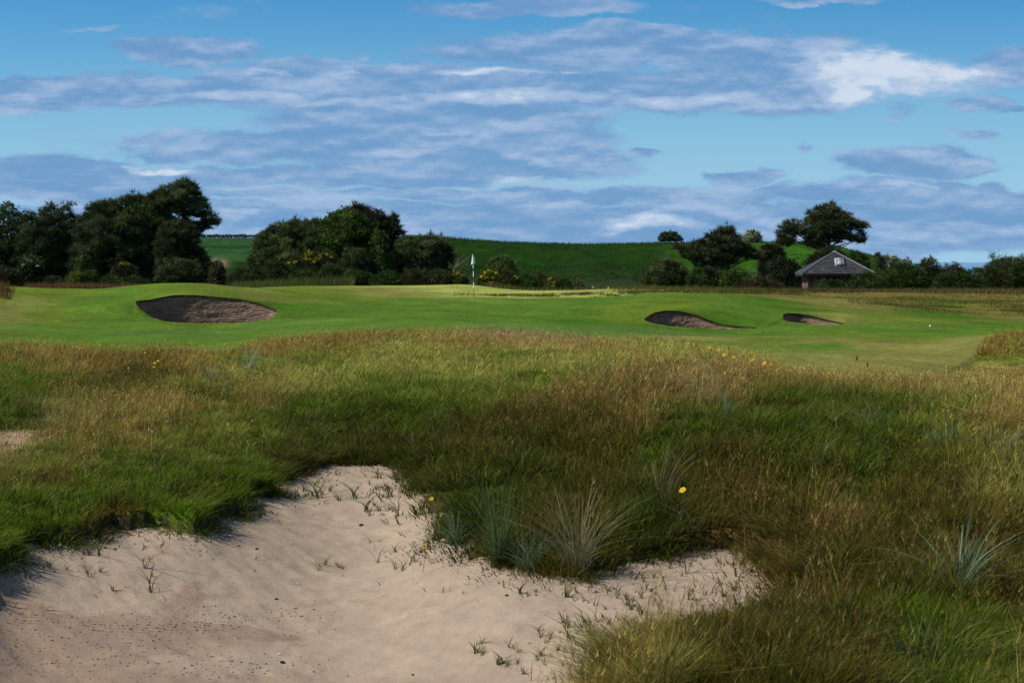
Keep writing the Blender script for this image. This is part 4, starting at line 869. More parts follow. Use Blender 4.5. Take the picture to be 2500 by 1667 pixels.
bush('elder_bush', 'rounded dark elder bush with cream blossoms before the left wood', 'bush', BG_, 172, [(40,705),(44,650),(56,632),(72,624),(90,630),(102,648),(112,680),(114,705)], 'leaf', LGD, rmax=.6, size=.2, blossom=([(70,634,5),(80,640,4),(98,650,3),(62,648,3)], [(.5, .5, .36), (.2, .25, .1)], 120, .12))
bush('gorse_bush', 'very dark low bush at the left edge under the wood', 'bush', BG_, 170, [(-40,705),(-36,660),(-10,650),(20,656),(44,668),(50,705)], cols=PCD, rmax=.6)
bush('gorse_bush', 'dark low bush between the cream-flowered elder and the yellow-green broom', 'bush', BG_, 168, [(108,705),(112,682),(126,676),(146,680),(160,690),(164,705)], cols=PCD, rmax=.45)
bush('broom_bush', 'yellow-green broom bush glowing at the foot of the left wood', 'bush', BG_, 160, [(160,708),(164,676),(176,666),(190,664),(200,672),(204,708)], cols=[(.11, .13, .02), (.14, .15, .025), (.09, .11, .02)], rmax=.35, size=.15)
bush('gorse_bush', 'mid green rounded gorse bush just right of the yellow-green broom', 'bush', BG_, 161, [(198,708),(200,672),(212,662),(228,666),(238,678),(242,708)], cols=GO, rmax=.4)
bush('broadleaf_shrub', 'olive green slender shrub standing against the dark left wood', 'bush', BG_, 170, [(184,690),(186,636),(194,620),(206,618),(218,630),(222,660),(218,690)], 'leaf', LGD+LG_[:1], rmax=.45, size=.18)
bush('gorse_bush', 'dark gorse bush with a few yellow sprays under the stepped pine', 'bush', BG_, 172, [(270,705),(274,654),(290,642),(316,644),(334,660),(340,705)], cols=PCD, rmax=.5, blossom=([(297,645,5),(312,646,4)], YE, 90, .12))
bush('gorse_bush', 'low green undergrowth bush at the foot of the stepped pine', 'bush', BG_, 163, [(236,706),(242,684),(262,676),(286,680),(304,690),(308,706)], cols=GO, rmax=.35)
bush('gorse_bush', 'low green bush spreading in front of the low spreading pine', 'bush', BG_, 163, [(300,706),(306,686),(324,676),(344,680),(362,690),(368,706)], cols=GO+PCD, rmax=.35)
bush('gorse_bush', 'dark bush with grey-green tips at the foot of the tallest pine', 'bush', BG_, 165, [(384,704),(390,650),(412,636),(446,634),(478,642),(494,660),(500,704)], cols=PC, rmax=.6)
bush('broadleaf_shrub', 'brownish open shrub at the right foot of the left wood', 'bush', BG_, 168, [(508,705),(512,652),(522,640),(538,640),(548,654),(554,680),(556,705)], 'leaf', [(.075, .07, .03), (.06, .062, .026)], rmax=.4, size=.16)
bush('gorse_bush', 'black-green rounded bush filling the gap between the left wood and the middle trees', 'bush', BG_, 158, [(548,712),(556,680),(572,662),(596,653),(622,656),(646,668),(664,684),(672,712)], cols=PCD, rmax=.6, dens=360)
# --- middle trees
tree('pine_tree', 'broad rounded pine on the left of the middle clump, foliage down to the ground', 'tree', TG, 178, [(606,715),(610,640),(618,600),(632,575),(650,566),(668,550),(690,548),(708,542),(722,534),(736,546),(756,540),(778,536),(800,548),(822,566),(836,590),(840,640),(846,715)], 730, 'needle', PCG+PC[:2], dens=260, size=.28, depth=3.5, rmax=.95, flat=.5, n_try=3500)
tree('pine_tree', 'dark ragged pine rising behind the light green domed tree', 'tree', TG, 188, [(826,560),(832,520),(846,508),(858,510),(870,498),(886,506),(902,508),(914,518),(928,518),(942,532),(952,534),(960,524),(970,530),(968,544),(978,546),(974,562),(988,570),(982,578),(968,580),(960,600),(970,640),(976,700),(870,700)], 915, 'needle', PCD, dens=260, size=.30, depth=2.5, rmax=.8, rmin=.2, n_try=3500, trunk=[(915,None),(912,600),(890,530)])
tree('broadleaf_tree', 'light green domed broadleaf tree in the heart of the middle clump', 'tree', TG, 176, [(778,640),(780,580),(784,545),(796,530),(812,520),(838,512),(860,514),(880,524),(894,534),(908,548),(920,566),(926,590),(922,640)], 850, 'leaf', LG_, dens=300, size=.20, depth=3, rmax=.85, flat=.75)
tree('broadleaf_tree', 'narrow fresh green tree drooping at the right side of the domed tree', 'tree', TG, 174, [(896,690),(900,610),(908,580),(922,560),(936,566),(946,590),(958,610),(966,650),(966,690)], 932, 'leaf', [(.070, .12, .028), (.055, .10, .026), (.045, .08, .024)], dens=260, size=.20, depth=1.8, rmax=.6, flat=.75, gap=.66)
tree('pine_tree', 'low rounded pine at the right end of the middle clump', 'tree', TG, 177, [(962,700),(968,620),(974,590),(994,580),(1016,582),(1032,576),(1050,575),(1072,580),(1090,592),(1102,606),(1110,622),(1106,645),(1094,664),(1080,700)], 1030, 'needle', PC+PCG[:1], dens=250, size=.28, depth=2.8, rmax=.85, flat=.5)
tree('pine_tree', 'small dark pine tucked under the domed tree behind the flowering broom', 'tree', TG, 172, [(832,700),(836,640),(846,620),(862,610),(882,612),(896,628),(900,660),(904,700)], 866, 'needle', PC, dens=250, size=.26, depth=1.8, rmax=.7)
bush('broom_bush', 'tall broom bush with bright yellow flowers in front of the middle pines', 'bush', BG_, 163, [(694,705),(698,650),(712,632),(740,626),(760,616),(782,618),(806,618),(822,632),(834,650),(838,705)], cols=[(.06, .085, .022), (.05, .075, .022), (.07, .09, .026), (.045, .05, .022)], rmax=.55, blossom=([(757,624,9),(750,634,6),(786,628,8),(800,624,7),(810,630,5),(776,634,5),(722,640,4),(768,642,5),(705,644,4)], YE, 150, .13))
bush('gorse_bush', 'olive gorse bush at the left foot of the flowering broom', 'bush', BG_, 158, [(640,708),(646,656),(664,640),(688,640),(706,652),(712,680),(714,708)], cols=[(.05, .062, .022), (.06, .07, .024), (.04, .055, .02)], rmax=.5)
bush('gorse_bush', 'deep green gorse bush in front of the flowering broom', 'bush', BG_, 155, [(700,710),(706,676),(724,664),(750,662),(770,670),(778,690),(780,710)], cols=GO, rmax=.45)
bush('gorse_bush', 'brown-green gorse bush right of the flowering broom', 'bush', BG_, 156, [(776,710),(780,664),(796,648),(816,646),(832,660),(838,710)], cols=GO+GOB[:1], rmax=.45)
bush('gorse_bush', 'first low green gorse bush right of the broom, before the middle pines', 'bush', BG_, 152, [(834,706),(838,676),(854,666),(878,664),(900,668),(912,682),(914,706)], cols=GO, rmax=.4)
bush('gorse_bush', 'bluish green low gorse bush below the narrow fresh green tree', 'bush', BG_, 150, [(906,707),(910,678),(930,668),(956,666),(978,674),(986,690),(988,707)], cols=GO, rmax=.4)
bush('gorse_bush', 'low gorse bush with brown tips below the low rounded pine', 'bush', BG_, 150, [(976,706),(980,672),(1000,660),(1024,662),(1044,670),(1052,690),(1054,706)], cols=GOB+GO[:1], rmax=.4)
bush('gorse_bush', 'grey-green low bush between the brown-tipped gorse and the small yellow broom', 'bush', BG_, 150, [(1046,706),(1050,668),(1070,660),(1092,664),(1108,674),(1116,706)], cols=[(.055, .065, .028), (.065, .07, .03)], rmax=.4)
bush('broom_bush', 'small yellow flowering broom just left of the flagstick', 'bush', BG_, 150, [(1098,704),(1102,672),(1116,664),(1130,668),(1140,680),(1146,704)], cols=[(.06, .08, .022), (.07, .08, .025)], rmax=.35, blossom=([(1118,668,5),(1108,672,3),(1128,676,4)], YE, 110, .12))
# dead bare shrub
def bare_shrub(lab, Y, u0, v0, tips, colr=(.16, .14, .115), r=.035):
    org = np.array([(u0-UC)/F*Y, Y, zg(u0, Y)]); mb = MB(); a = P(u0, v0, Y)
    mb.tube([org-np.array([0, 0, .1]), a], [r*1.6, r*1.4], 5, colr)
    for (u, v) in tips:
        c = P(u, v, Y)+np.array([0, rng.normal(0, .4), 0]); m_ = a*.5+c*.5+np.array([rng.normal(0, .12), rng.normal(0, .1), .12]); s = np.linspace(0, 1, 6)[:, None]; pts = a*(1-s)**2+2*m_*s*(1-s)+c*s*s; mb.tube(pts, np.linspace(r, .012, 6), 4, colr, False)
        for k in (2, 3, 4):
            for _ in range(2):
                e = pts[k]+rng.normal(0, .28, 3)+np.array([.05, 0, .14]); mb.tube([pts[k], (pts[k]+e)/2+rng.normal(0, .04, 3), e], [.02, .014, .008], 3, colr, False)
    o = mb.build('bare_shrub', M['twig'], origin=org); tag(o, lab, 'shrub', 'leafless shrubs'); return o
M['twig'] = mat_solid('dead_twigs', None, .9, .25, 5)
bare_shrub('pale leafless shrub with twisted twigs beside the low rounded pine', 158, 1108, 660, [(1148,625),(1140,634),(1150,645),(1132,622),(1124,640),(1142,654),(1118,630)])
# bushes right of the flag
bush('pine_bush', 'small round pine bush on the slope behind the flag and the yellow broom', 'bush', BG_, 170, [(1188,668),(1190,648),(1200,632),(1216,625),(1236,628),(1252,640),(1260,656),(1262,690),(1190,690)], cols=PCG, rmax=.5, size=.22)
bush('broom_bush', 'large yellow flowering broom just right of the flagstick', 'bush', BG_, 148, [(1162,712),(1168,680),(1178,662),(1192,656),(1210,660),(1222,668),(1228,690),(1230,712)], cols=[(.07, .09, .022), (.055, .075, .02)], rmax=.4, blossom=([(1184,668,6),(1196,664,7),(1210,668,5),(1190,680,5),(1204,680,5),(1200,692,4),(1178,676,4)], YE, 130, .13))
bush('gorse_bush', 'dark green gorse with a reddish brown top next to the large broom', 'bush', BG_, 147, [(1212,712),(1218,672),(1232,660),(1250,662),(1264,674),(1270,712)], cols=GO+GOB, rmax=.4, blossom=([(1261,681,3),(1257,676,2)], YE, 60, .11))
bush('gorse_bush', 'bright green gorse between two yellow brooms right of the flag', 'bush', BG_, 147, [(1260,714),(1264,684),(1280,672),(1296,674),(1312,684),(1318,714)], cols=GO+[(.045, .085, .022)], rmax=.4)
bush('gorse_bush', 'dark gorse bush with a dry brown top behind the right-hand broom', 'bush', BG_, 150, [(1304,712),(1308,680),(1318,668),(1332,672),(1340,690),(1342,712)], cols=GO+GOB[:1], rmax=.35)
bush('broom_bush', 'compact deep yellow broom standing alone right of the flag', 'bush', BG_, 144, [(1328,714),(1332,688),(1340,678),(1352,678),(1362,690),(1364,714)], cols=[(.06, .075, .02), (.045, .06, .018)], rmax=.32, blossom=([(1344,686,6),(1352,692,5),(1338,684,4),(1350,700,4),(1340,694,4)], YE, 140, .12))
bush('gorse_bush', 'low dark bush tapering off to the right of the compact broom', 'bush', BG_, 145, [(1356,713),(1362,688),(1378,682),(1396,690),(1404,702),(1406,713)], cols=GO, rmax=.3)
bush('gorse_bush', 'last low pale green bush of the row, left of the white posts', 'bush', BG_, 146, [(1394,712),(1400,694),(1414,688),(1430,696),(1440,712)], cols=[(.07, .09, .035), (.09, .10, .045)], rmax=.28, size=.16)
# --- hill top trees
tree('broadleaf_tree', 'small round broadleaf tree alone on the brow of the hill', 'tree', TG, 398, [(1607,590),(1608,578),(1616,570),(1632,567),(1648,568),(1660,576),(1668,590),(1650,593),(1640,588),(1622,592)], 1636, 'leaf', [(.05, .095, .035), (.065, .11, .04)], rmin=.25, rmax=.9, depth=2.2, dens=110, size=.34, flat=.7, gap=.7, trunk=[(1636,None),(1636,580)], r0=.18)
tree('hawthorn_tree', 'small hawthorn covered in white blossom on the brow of the hill', 'tree', TG, 392, [(1816,592),(1815,578),(1824,566),(1838,562),(1852,568),(1861,582),(1856,590),(1846,598),(1836,600),(1824,596)], 1840, 'leaf', [(.42, .42, .26), (.10, .16, .045), (.50, .49, .32), (.07, .12, .035)], rmin=.25, rmax=.9, depth=2, dens=150, size=.32, flat=.8, trunk=[(1842,None),(1841,585)], r0=.18)
# --- right pines
tree('pine_tree', 'wind-shaped pine with a pointed top left of the wooden shelter', 'tree', TG, 190, [(1645,598),(1652,592),(1664,604),(1684,600),(1696,592),(1716,586),(1722,578),(1740,572),(1752,562),(1768,558),(1776,551),(1784,560),(1794,562),(1798,576),(1808,586),(1814,598),(1832,602),(1850,616),(1866,626),(1858,638),(1828,634),(1800,624),(1790,640),(1770,655),(1750,665),(1700,655),(1690,640),(1668,632),(1655,614)], 1778, 'needle', PCD+PC[:2], dens=260, size=.30, depth=2.6, rmax=.8, rmin=.2, n_try=4500, flat=.38, gap=.82, trunk=[(1779,None),(1778,680),(1779,640),(1774,600),(1775,570)], r0=.25, share=.6)
tree('pine_tree', 'big spreading pine with bare lower limbs rising behind the wooden shelter', 'tree', TG, 172, [(1896,600),(1898,572),(1908,558),(1920,541),(1936,544),(1952,550),(1968,542),(1972,528),(1976,514),(1988,520),(1998,502),(2012,506),(2022,498),(2034,500),(2046,512),(2064,520),(2080,534),(2094,546),(2106,548),(2120,543),(2118,556),(2106,566),(2114,590),(2104,600),(2092,592),(2078,594),(2062,586),(2048,598),(2030,590),(2010,602),(1992,600),(1976,604),(1962,588),(1942,588),(1930,602),(1914,608)], 2020, 'needle', PC+PCD, dens=300, size=.29, depth=2.6, rmax=.62, rmin=.16, n_try=6000, flat=.36, gap=.86,
     gaps=[[(1938,584),(1950,574),(1964,578),(1968,586),(1956,590)], [(2070,568),(2090,562),(2098,572),(2084,578)]], trunk=[(2018,None),(2020,640),(2024,600),(2016,560),(2018,530)], r0=.26, share=.55, maxn=42)
bush('pine_bush', 'dark evergreen bush around the foot of the big spreading pine', 'bush', BG_, 168, [(1960,690),(1966,640),(1984,622),(2004,612),(2030,606),(2056,616),(2072,640),(2078,690)], cols=PCD, rmax=.55, size=.24)
bush('gorse_bush', 'tall dark shrub between the wind-shaped pine and the shelter', 'bush', BG_, 150, [(1866,724),(1868,668),(1876,640),(1894,630),(1916,628),(1936,636),(1952,650),(1962,690),(1962,724)], 'leaf', [(.034, .05, .02), (.045, .055, .022), (.028, .04, .018)], rmax=.6, size=.18, depth=1.6)
bush('pine_bush', 'dark juniper-like bush with jagged top at the left end of the right thicket', 'bush', BG_, 152, [(1568,722),(1574,676),(1586,660),(1602,648),(1620,640),(1640,638),(1660,644),(1676,656),(1684,680),(1686,722)], cols=PC+PCG[:1], rmax=.6, size=.23)
bush('gorse_bush', 'dark green thicket bush under the wind-shaped pine', 'bush', BG_, 148, [(1672,722),(1680,674),(1700,660),(1726,656),(1752,660),(1766,674),(1770,722)], cols=GO+PCD, rmax=.55)
bush('gorse_bush', 'green gorse bush right of the trunk of the wind-shaped pine', 'bush', BG_, 146, [(1756,722),(1762,676),(1780,664),(1806,662),(1826,668),(1838,684),(1842,722)], cols=GO, rmax=.5)
bush('gorse_bush', 'rusty brown gorse bush left of the shelter wall', 'bush', BG_, 138, [(1806,722),(1812,694),(1826,684),(1848,682),(1874,684),(1898,690),(1914,702),(1920,722)], cols=GOB, rmax=.4)
bush('pine_bush', 'dark bush sloping down on the hill behind the shelter roof', 'bush', BG_, 190, [(2068,660),(2072,622),(2084,614),(2098,616),(2112,624),(2122,640),(2124,660)], cols=GO, rmax=.5)
bush('gorse_bush', 'dark scrub patch on the hill crest left of the big spreading pine', 'bush', BG_, 300, [(1850,640),(1856,606),(1872,598),(1896,600),(1912,612),(1930,640)], cols=PCD, rmax=.7, size=.3)
bush('gorse_bush', 'feathery green gorse growing against the front of the shelter', 'bush', BG_, 119, [(1988,726),(1990,700),(2000,688),(2016,684),(2034,686),(2052,688),(2064,696),(2070,726)], cols=GO+[(.045, .08, .024)], rmax=.35, size=.15, depth=.6)
bush('gorse_bush', 'tall gorse bush hiding the right end of the shelter', 'bush', BG_, 121, [(2056,728),(2062,698),(2078,688),(2092,676),(2112,668),(2132,668),(2148,678),(2156,728)], cols=GO, rmax=.42, size=.16, depth=.9)
bush('gorse_bush', 'large dark gorse mound right of the shelter below the white hawthorns', 'bush', BG_, 130, [(2140,726),(2146,672),(2162,658),(2186,648),(2214,644),(2238,652),(2256,668),(2264,726)], cols=GO, rmax=.5, size=.17, depth=1.6)
bush('gorse_bush', 'tall brown topped gorse standing up against the sky', 'bush', BG_, 134, [(2236,726),(2240,662),(2246,644),(2256,634),(2272,630),(2284,638),(2288,652),(2298,656),(2302,726)], cols=GOB+GO, rmax=.42, size=.17, depth=1.0)
bush('gorse_bush', 'reddish thin topped gorse between the brown gorse and the big right thicket', 'bush', BG_, 136, [(2296,728),(2298,664),(2304,650),(2318,652),(2330,646),(2344,650),(2356,660),(2362,672),(2364,728)], cols=[(.085, .05, .03), (.07, .05, .028), (.04, .05, .02)], rmax=.36, size=.16, gap=.6, depth=1.0)
bush('gorse_bush', 'mid green gorse filling the dip before the big right thicket', 'bush', BG_, 132, [(2272,728),(2278,688),(2296,672),(2330,666),(2362,660),(2386,654),(2404,660),(2412,728)], cols=GO+[(.04, .072, .022)], rmax=.45, size=.16)
bush('gorse_bush', 'big dark gorse thicket rising at the right edge of the view', 'bush', BG_, 131, [(2384,728),(2390,668),(2404,650),(2424,638),(2446,632),(2468,628),(2500,630),(2540,626),(2600,640),(2620,728)], cols=GO+GOB[:1], rmax=.6, size=.17, depth=2.2, n_try=2600)
bare_shrub('bare twigs sticking up out of the big right gorse thicket', 133, 2425, 640, [(2408,620),(2416,616),(2424,618),(2434,624),(2446,622),(2456,626),(2430,612)], (.06, .05, .045), .02)
for (u, v, r, Y, lab) in ((2162,635,16,240,'first white hawthorn bush on the falling end of the hill'), (2186,640,17,236,'second white hawthorn bush lower down the end of the hill'), (2212,646,15,232,'lowest white hawthorn bush just above the dark gorse mound')):
    bush('hawthorn_bush', lab, 'bush', 'white hawthorns on the end of the hill', Y, [(u-r,v+14),(u-r*.9,v),(u-r*.5,v-r*.6),(u,v-r*.8),(u+r*.6,v-r*.4),(u+r,v+4),(u+r,v+14)], 'leaf', [(.40, .41, .26), (.09, .13, .045), (.46, .46, .31), (.06, .09, .03)], rmax=.6, rmin=.2, size=.24, dens=240)
bush('pine_bush', 'small dark upright bush on the skyline left of the white hawthorns', 'bush', BG_, 240, [(2140,650),(2138,624),(2142,617),(2148,622),(2150,650)], cols=PC, rmin=.12, rmax=.35, size=.22)
# ------------------------------------------------------------------ flagstick, posts, ball
Y = 87.; ft = P(1157.2, 725, Y); ft[2] = EYE-float(base_h(np.array(1157.), np.array(Y))); tp = P(1154.3, 621, Y); og = ft
root = empty('flagstick', ft); tag(root, 'thin black and white flagstick with a limp white flag standing on the green', 'flagstick')
mb = MB(); ax = tp-ft; segs = [(0, .20, 'b'), (.20, .345, 'w'), (.345, .48, 'b'), (.48, .60, 'w'), (.60, .68, 'b'), (.68, 1.0, 'w')]
for a, b, c in segs:
    mb.tube([ft+ax*a, ft+ax*b], [.016, .016], 8, (.75, .75, .72) if c == 'w' else (.03, .03, .028))
M['pole'] = mat_solid('pole_paint', None, .5, .05, 8)
mb.build('pole', M['pole'], root, origin=og)
# limp flag hanging down along the pole, folded cloth
nu, nv = 15, 16; V = []
outl = [(0, 1153.5, 1154.6), (.15, 1152.6, 1156), (.4, 1151.6, 1158.2), (.7, 1150.6, 1159.6), (.88, 1150.2, 1160), (1, 1151, 1157.5)]
for j in range(nv):
    s = j/(nv-1); l = np.interp(s, [o[0] for o in outl], [o[1] for o in outl]); r = np.interp(s, [o[0] for o in outl], [o[2] for o in outl]); v = 621+s*26
    for i in range(nu):
        w = i/(nu-1); p = P(l+(r-l)*w, v-2.5*math.sin(w*3)*s-(0 if w < .6 else (w-.6)*6*s), Y); p[1] += .06*math.sin(w*9+s*1.5)*(.25+s)-.03; V.append(p)
I = np.arange(nu*nv).reshape(nv, nu); q = np.stack([I[:-1, :-1], I[:-1, 1:], I[1:, 1:], I[1:, :-1]], -1).reshape(-1, 4)
M['cloth'] = mat_leaf('flag_cloth', .1, .7, .1, .03, 3)
mesh_obj('flag', np.array(V), [q], M['cloth'], np.tile((.9, .9, .9), (len(V), 1)), root, True, og)
mb = MB(); an = np.linspace(0, 2*math.pi, 13)[:-1]; c = ft+np.array([0, 0, .006]); Vr = [c+np.array([math.cos(a)*.055, math.sin(a)*.055, 0]) for a in an]; mb.add(Vr+[c], t=[(i, (i+1) % 12, 12) for i in range(12)], col=(.02, .02, .02)); mb.build('hole_cup', M['pole'], root, origin=og)
for (u, v0, v1, h, lab) in ((1448.5, 699, 710, 0, 'white marker post beside the pale bush at the foot of the hill'), (1485.5, 701, 710, 0, 'shorter white marker post standing right of the other, at the foot of the hill')):
    Y = 150.; zt = P(u, v0, Y); zb = zg(u, Y); og = np.array([zt[0], Y, zb]); mb = MB(); mb.tube([og-np.array([0, 0, .05]), [zt[0], Y, zt[2]-.04], zt], [.045, .045, .02], 8, (.75, .75, .73)); o = mb.build('marker_post', M['pole'], origin=og); tag(o, lab, 'post', 'white marker posts')
Y = uv2Y(2271, 799, ymin=40); zb = EYE-float(base_h(np.array(2271.), np.array(Y)))
import bmesh
bm = bmesh.new(); bmesh.ops.create_icosphere(bm, subdivisions=3, radius=.035); me = bpy.data.meshes.new('golf_ball'); bm.to_mesh(me); bm.free(); me.materials.append(M['white']); me.polygons.foreach_set('use_smooth', [True]*len(me.polygons))
o = bpy.data.objects.new('golf_ball', me); COL.objects.link(o); o.location = ((2271-UC)/F*Y, Y, zb+.035); tag(o, 'white golf ball lying on the short grass right of the small dark bunker', 'golf ball')
# ------------------------------------------------------------------ fence along the brow of the hill
Y = 403.; us = np.array(list(np.arange(1092, 1600, 17.5))); u0 = 1350; og = np.array([(u0-UC)/F*Y, Y, EYE-float(far_h(np.array(1350.), np.array(Y)))])
root = empty('wire_fence', og); tag(root, 'post and wire fence running along the brow of the dark green hill', 'fence')
tops = []; postm = None
M['wood'] = mat_solid('grey_wood', None, .9, .35, 5, .3, stretch=(4, 4, .7)); M['wire'] = mat_solid('wire', (.12, .12, .12), .5, .1, 5, metal=.6)
for i, u in enumerate(us):
    uu = u+rng.normal(0, 1.5); zt = EYE-(crest_v(uu)-4.6+rng.normal(0, .5)-VH)/F*Y; x = (uu-UC)/F*Y; mb = MB(); ln_ = rng.normal(0, .04)
    mb.tube([(x, Y, zt-1.35), (x+ln_, Y, zt-.03), (x+ln_, Y, zt)], [.07, .06, .03], 6, (.11, .095, .08)); mb.build('fence_post', M['wood'], root, origin=og); tops.append((x+ln_, Y, zt))
for k, dz in enumerate((.06, .3)):
    mb = MB(); mb.tube(np.array(tops)-np.array([0, .07, dz]), [.009]*len(tops), 3); mb.build('wire', M['wire'], root, origin=og)
# hedge on the skyline behind the field
Y = 404.; pos = []; rad = []
for u in np.arange(440, 660, 2.2):
    pos.append(P(u, 578+rng.normal(0, .6), Y)+np.array([0, rng.normal(0, .5), 0])); rad.append(rng.uniform(.35, .55))
pos = np.array(pos); og = pos.mean(0)*np.array([1, 1, 0])+np.array([0, 0, EYE+6.0]); V, f, C = foliage(pos, np.array(rad), 'leaf', 160, PCD+[(.045, .05, .025)], .9, .28)
o = mesh_obj('hedge', V, f, M['leaf'], C, None, origin=og); tag(o, 'long low dark hedge along the top of the distant green field', 'hedge')
# ------------------------------------------------------------------ wooden shelter
Y0 = 124.; s = Y0/F; hw = 89*s; cx = (2038-UC)/F*(Y0+hw); zE = EYE-(668-VH)*s; zA = EYE-(615-VH)/F*(Y0+hw); zf = zg(2038, Y0+2)
og = np.array([cx, Y0+hw, zf]); root = empty('shelter', og); tag(root, 'small square wooden shelter with a pyramid slate roof and skylight among the gorse', 'shelter')
rot = math.radians(-4)
def R(x, y, z): return np.array([cx+x*math.cos(rot)-y*math.sin(rot), Y0+hw+x*math.sin(rot)+y*math.cos(rot), z])
m, t = new_mat('slate')
geo = t.n('ShaderNodeNewGeometry'); pos_ = geo.outputs['Position']
br = t.n('ShaderNodeTexBrick'); br.inputs['Scale'].default_value = 1; br.inputs['Brick Width'].default_value = .26; br.inputs['Row Height'].default_value = .17; br.inputs['Mortar Size'].default_value = .012; br.offset = .5
t.put(br.inputs['Color1'], (.018, .018, .022)); t.put(br.inputs['Color2'], (.040, .039, .047)); t.put(br.inputs['Mortar'], (.03, .03, .032))
sx = t.n('ShaderNodeSeparateXYZ'); t.L.new(pos_, sx.inputs[0]); cbv = t.n('ShaderNodeCombineXYZ'); t.L.new(t.math('ADD', sx.outputs[0], t.math('MULTIPLY', sx.outputs[1], .6)), cbv.inputs[0]); t.L.new(t.math('MULTIPLY', sx.outputs[2], 1.6), cbv.inputs[1]); t.L.new(cbv.outputs[0], br.inputs['Vector'])
lich = t.step(t.noise(pos_, 2.6, 6, .7), .50, .60); fine = t.step(t.noise(pos_, 11, 4, .7), .42, .62)
c = t.mix(t.math('MULTIPLY', lich, t.math('MULTIPLY', fine, .75)), br.outputs['Color'], (.15, .15, .165))
bs = t.n('ShaderNodeBsdfPrincipled'); t.put(bs.inputs['Base Color'], c); bs.inputs['Roughness'].default_value = .65; t.L.new(bs.outputs[0], t.out.inputs[0]); M['slate'] = m
M['plank'] = mat_solid('red_brown_boards', None, .8, .35, 4, .2, stretch=(6, 6, .5)); M['lead'] = mat_solid('lead', (.17, .175, .19), .5, .15, 6); M['dark'] = mat_solid('dark_paint', (.035, .033, .035), .6, .2, 5)
mb = MB(); n = 10
ap = R(0, 0, zA); cs = [R(-hw, -hw, zE), R(hw, -hw, zE), R(hw, hw, zE), R(-hw, hw, zE)]
for i in range(4):          # slopes in stepped courses of slates, each a little proud of the one above
    a, b = cs[i], cs[(i+1) % 4]
    for k in range(n):
        s0, s1 = k/n, (k+1)/n; p0 = a+(ap-a)*s0; p1 = b+(ap-b)*s0; p2 = b+(ap-b)*s1; p3 = a+(ap-a)*s1
        up_ = np.array([0, 0, .022]); mb.add([p0+up_, p1+up_, p2, p3, p0, p1], [(0, 1, 2, 3), (4, 5, 1, 0)])
roof = mb.build('roof', M['slate'], root, origin=og)
mb = MB()
for c_ in cs: mb.tube([c_+np.array([0, 0, .02]), ap+np.array([0, 0, .03])], [.04, .04], 6, (.36, .36, .38))
mb.tube([ap+np.array([0, 0, -.06]), ap+np.array([0, 0, .05]), ap+np.array([0, 0, .10])], [.22, .13, .05], 8, (.4, .4, .42))
mb.build('hip_ridge', M['lead'], roof, origin=og)
mb = MB()
for i in range(4):
    a, b = cs[i]-np.array([0, 0, .11]), cs[(i+1) % 4]-np.array([0, 0, .11]); d = (b-a)/np.linalg.norm(b-a); nrm = np.array([d[1], -d[0], 0])
    o1 = nrm*.02; V_ = [a+o1-[0, 0, .1], b+o1-[0, 0, .1], b+o1+[0, 0, .1], a+o1+[0, 0, .1], a-o1-[0, 0, .1], b-o1-[0, 0, .1], b-o1+[0, 0, .1], a-o1+[0, 0, .1]]
    mb.add(V_, [(0, 1, 2, 3), (5, 4, 7, 6), (3, 2, 6, 7), (1, 0, 4, 5), (0, 3, 7, 4), (2, 1, 5, 6)])
mb.build('fascia', M['dark'], roof, origin=og)
mb = MB(); a, b = cs[0]+R(0, -.07, 0)-R(0, 0, 0)-np.array([0, 0, .07]), cs[1]+R(0, -.07, 0)-R(0, 0, 0)-np.array([0, 0, .07]); mb.tube([a, b], [.055, .055], 8); a2 = R(-hw+.32, -hw+.2, 0)
mb.tube([R(-hw+.25, -hw-.05, zE-.1), R(-hw+.42, -hw+.42, zE-.4), R(-hw+.42, -hw+.42, zf)], [.04, .04, .04], 6); mb.build('gutter', M['dark'], root, origin=og)
# soffit, walls, posts
wi = hw-.48
mb = MB(); mb.add([R(-hw+.03, -hw+.03, zE-.18), R(hw-.03, -hw+.03, zE-.18), R(hw-.03, hw-.03, zE-.18), R(-hw+.03, hw-.03, zE-.18)], [(0, 1, 2, 3)], col=(.06, .05, .045)); mb.build('soffit', M['wood'], root, origin=og)
def boards(x0, x1, y0, y1, z0, z1, name, parent=root):
    mb = MB(); L = math.hypot(x1-x0, y1-y0); nb = max(1, int(L/.14)); dx, dy = (x1-x0)/L, (y1-y0)/L
    for i in range(nb):
        for_w = L/nb; a = i*for_w+.006; b = (i+1)*for_w-.006; th = .02+.006*(i % 2); cc_ = np.array((.155, .075, .055))*rng.uniform(.7, 1.25)
        P8 = [R(x0+dx*q_-dy*w_, y0+dy*q_+dx*w_, z_) for z_ in (z0, z1) for q_, w_ in ((a, -th), (b, -th), (b, th), (a, th))]
        mb.add(P8, [(0, 3, 2, 1), (4, 5, 6, 7), (0, 1, 5, 4), (1, 2, 6, 5), (2, 3, 7, 6), (3, 0, 4, 7)], col=cc_)
    mb.build(name, M['plank'], parent, origin=og)
boards(-wi, -wi+.95, -wi, -wi, zf-.1, zE-.2, 'front_wall'); boards(wi-1.9, wi, -wi, -wi, zf-.1, zE-.2, 'front_wall')
boards(-wi, -wi, -wi+.05, wi-.05, zf-.1, zE-.2, 'side_wall'); boards(wi, wi, -wi+.05, wi-.05, zf-.1, zE-.2, 'side_wall'); boards(-wi+.05, wi-.05, wi, wi, zf-.1, zE-.2, 'back_wall')
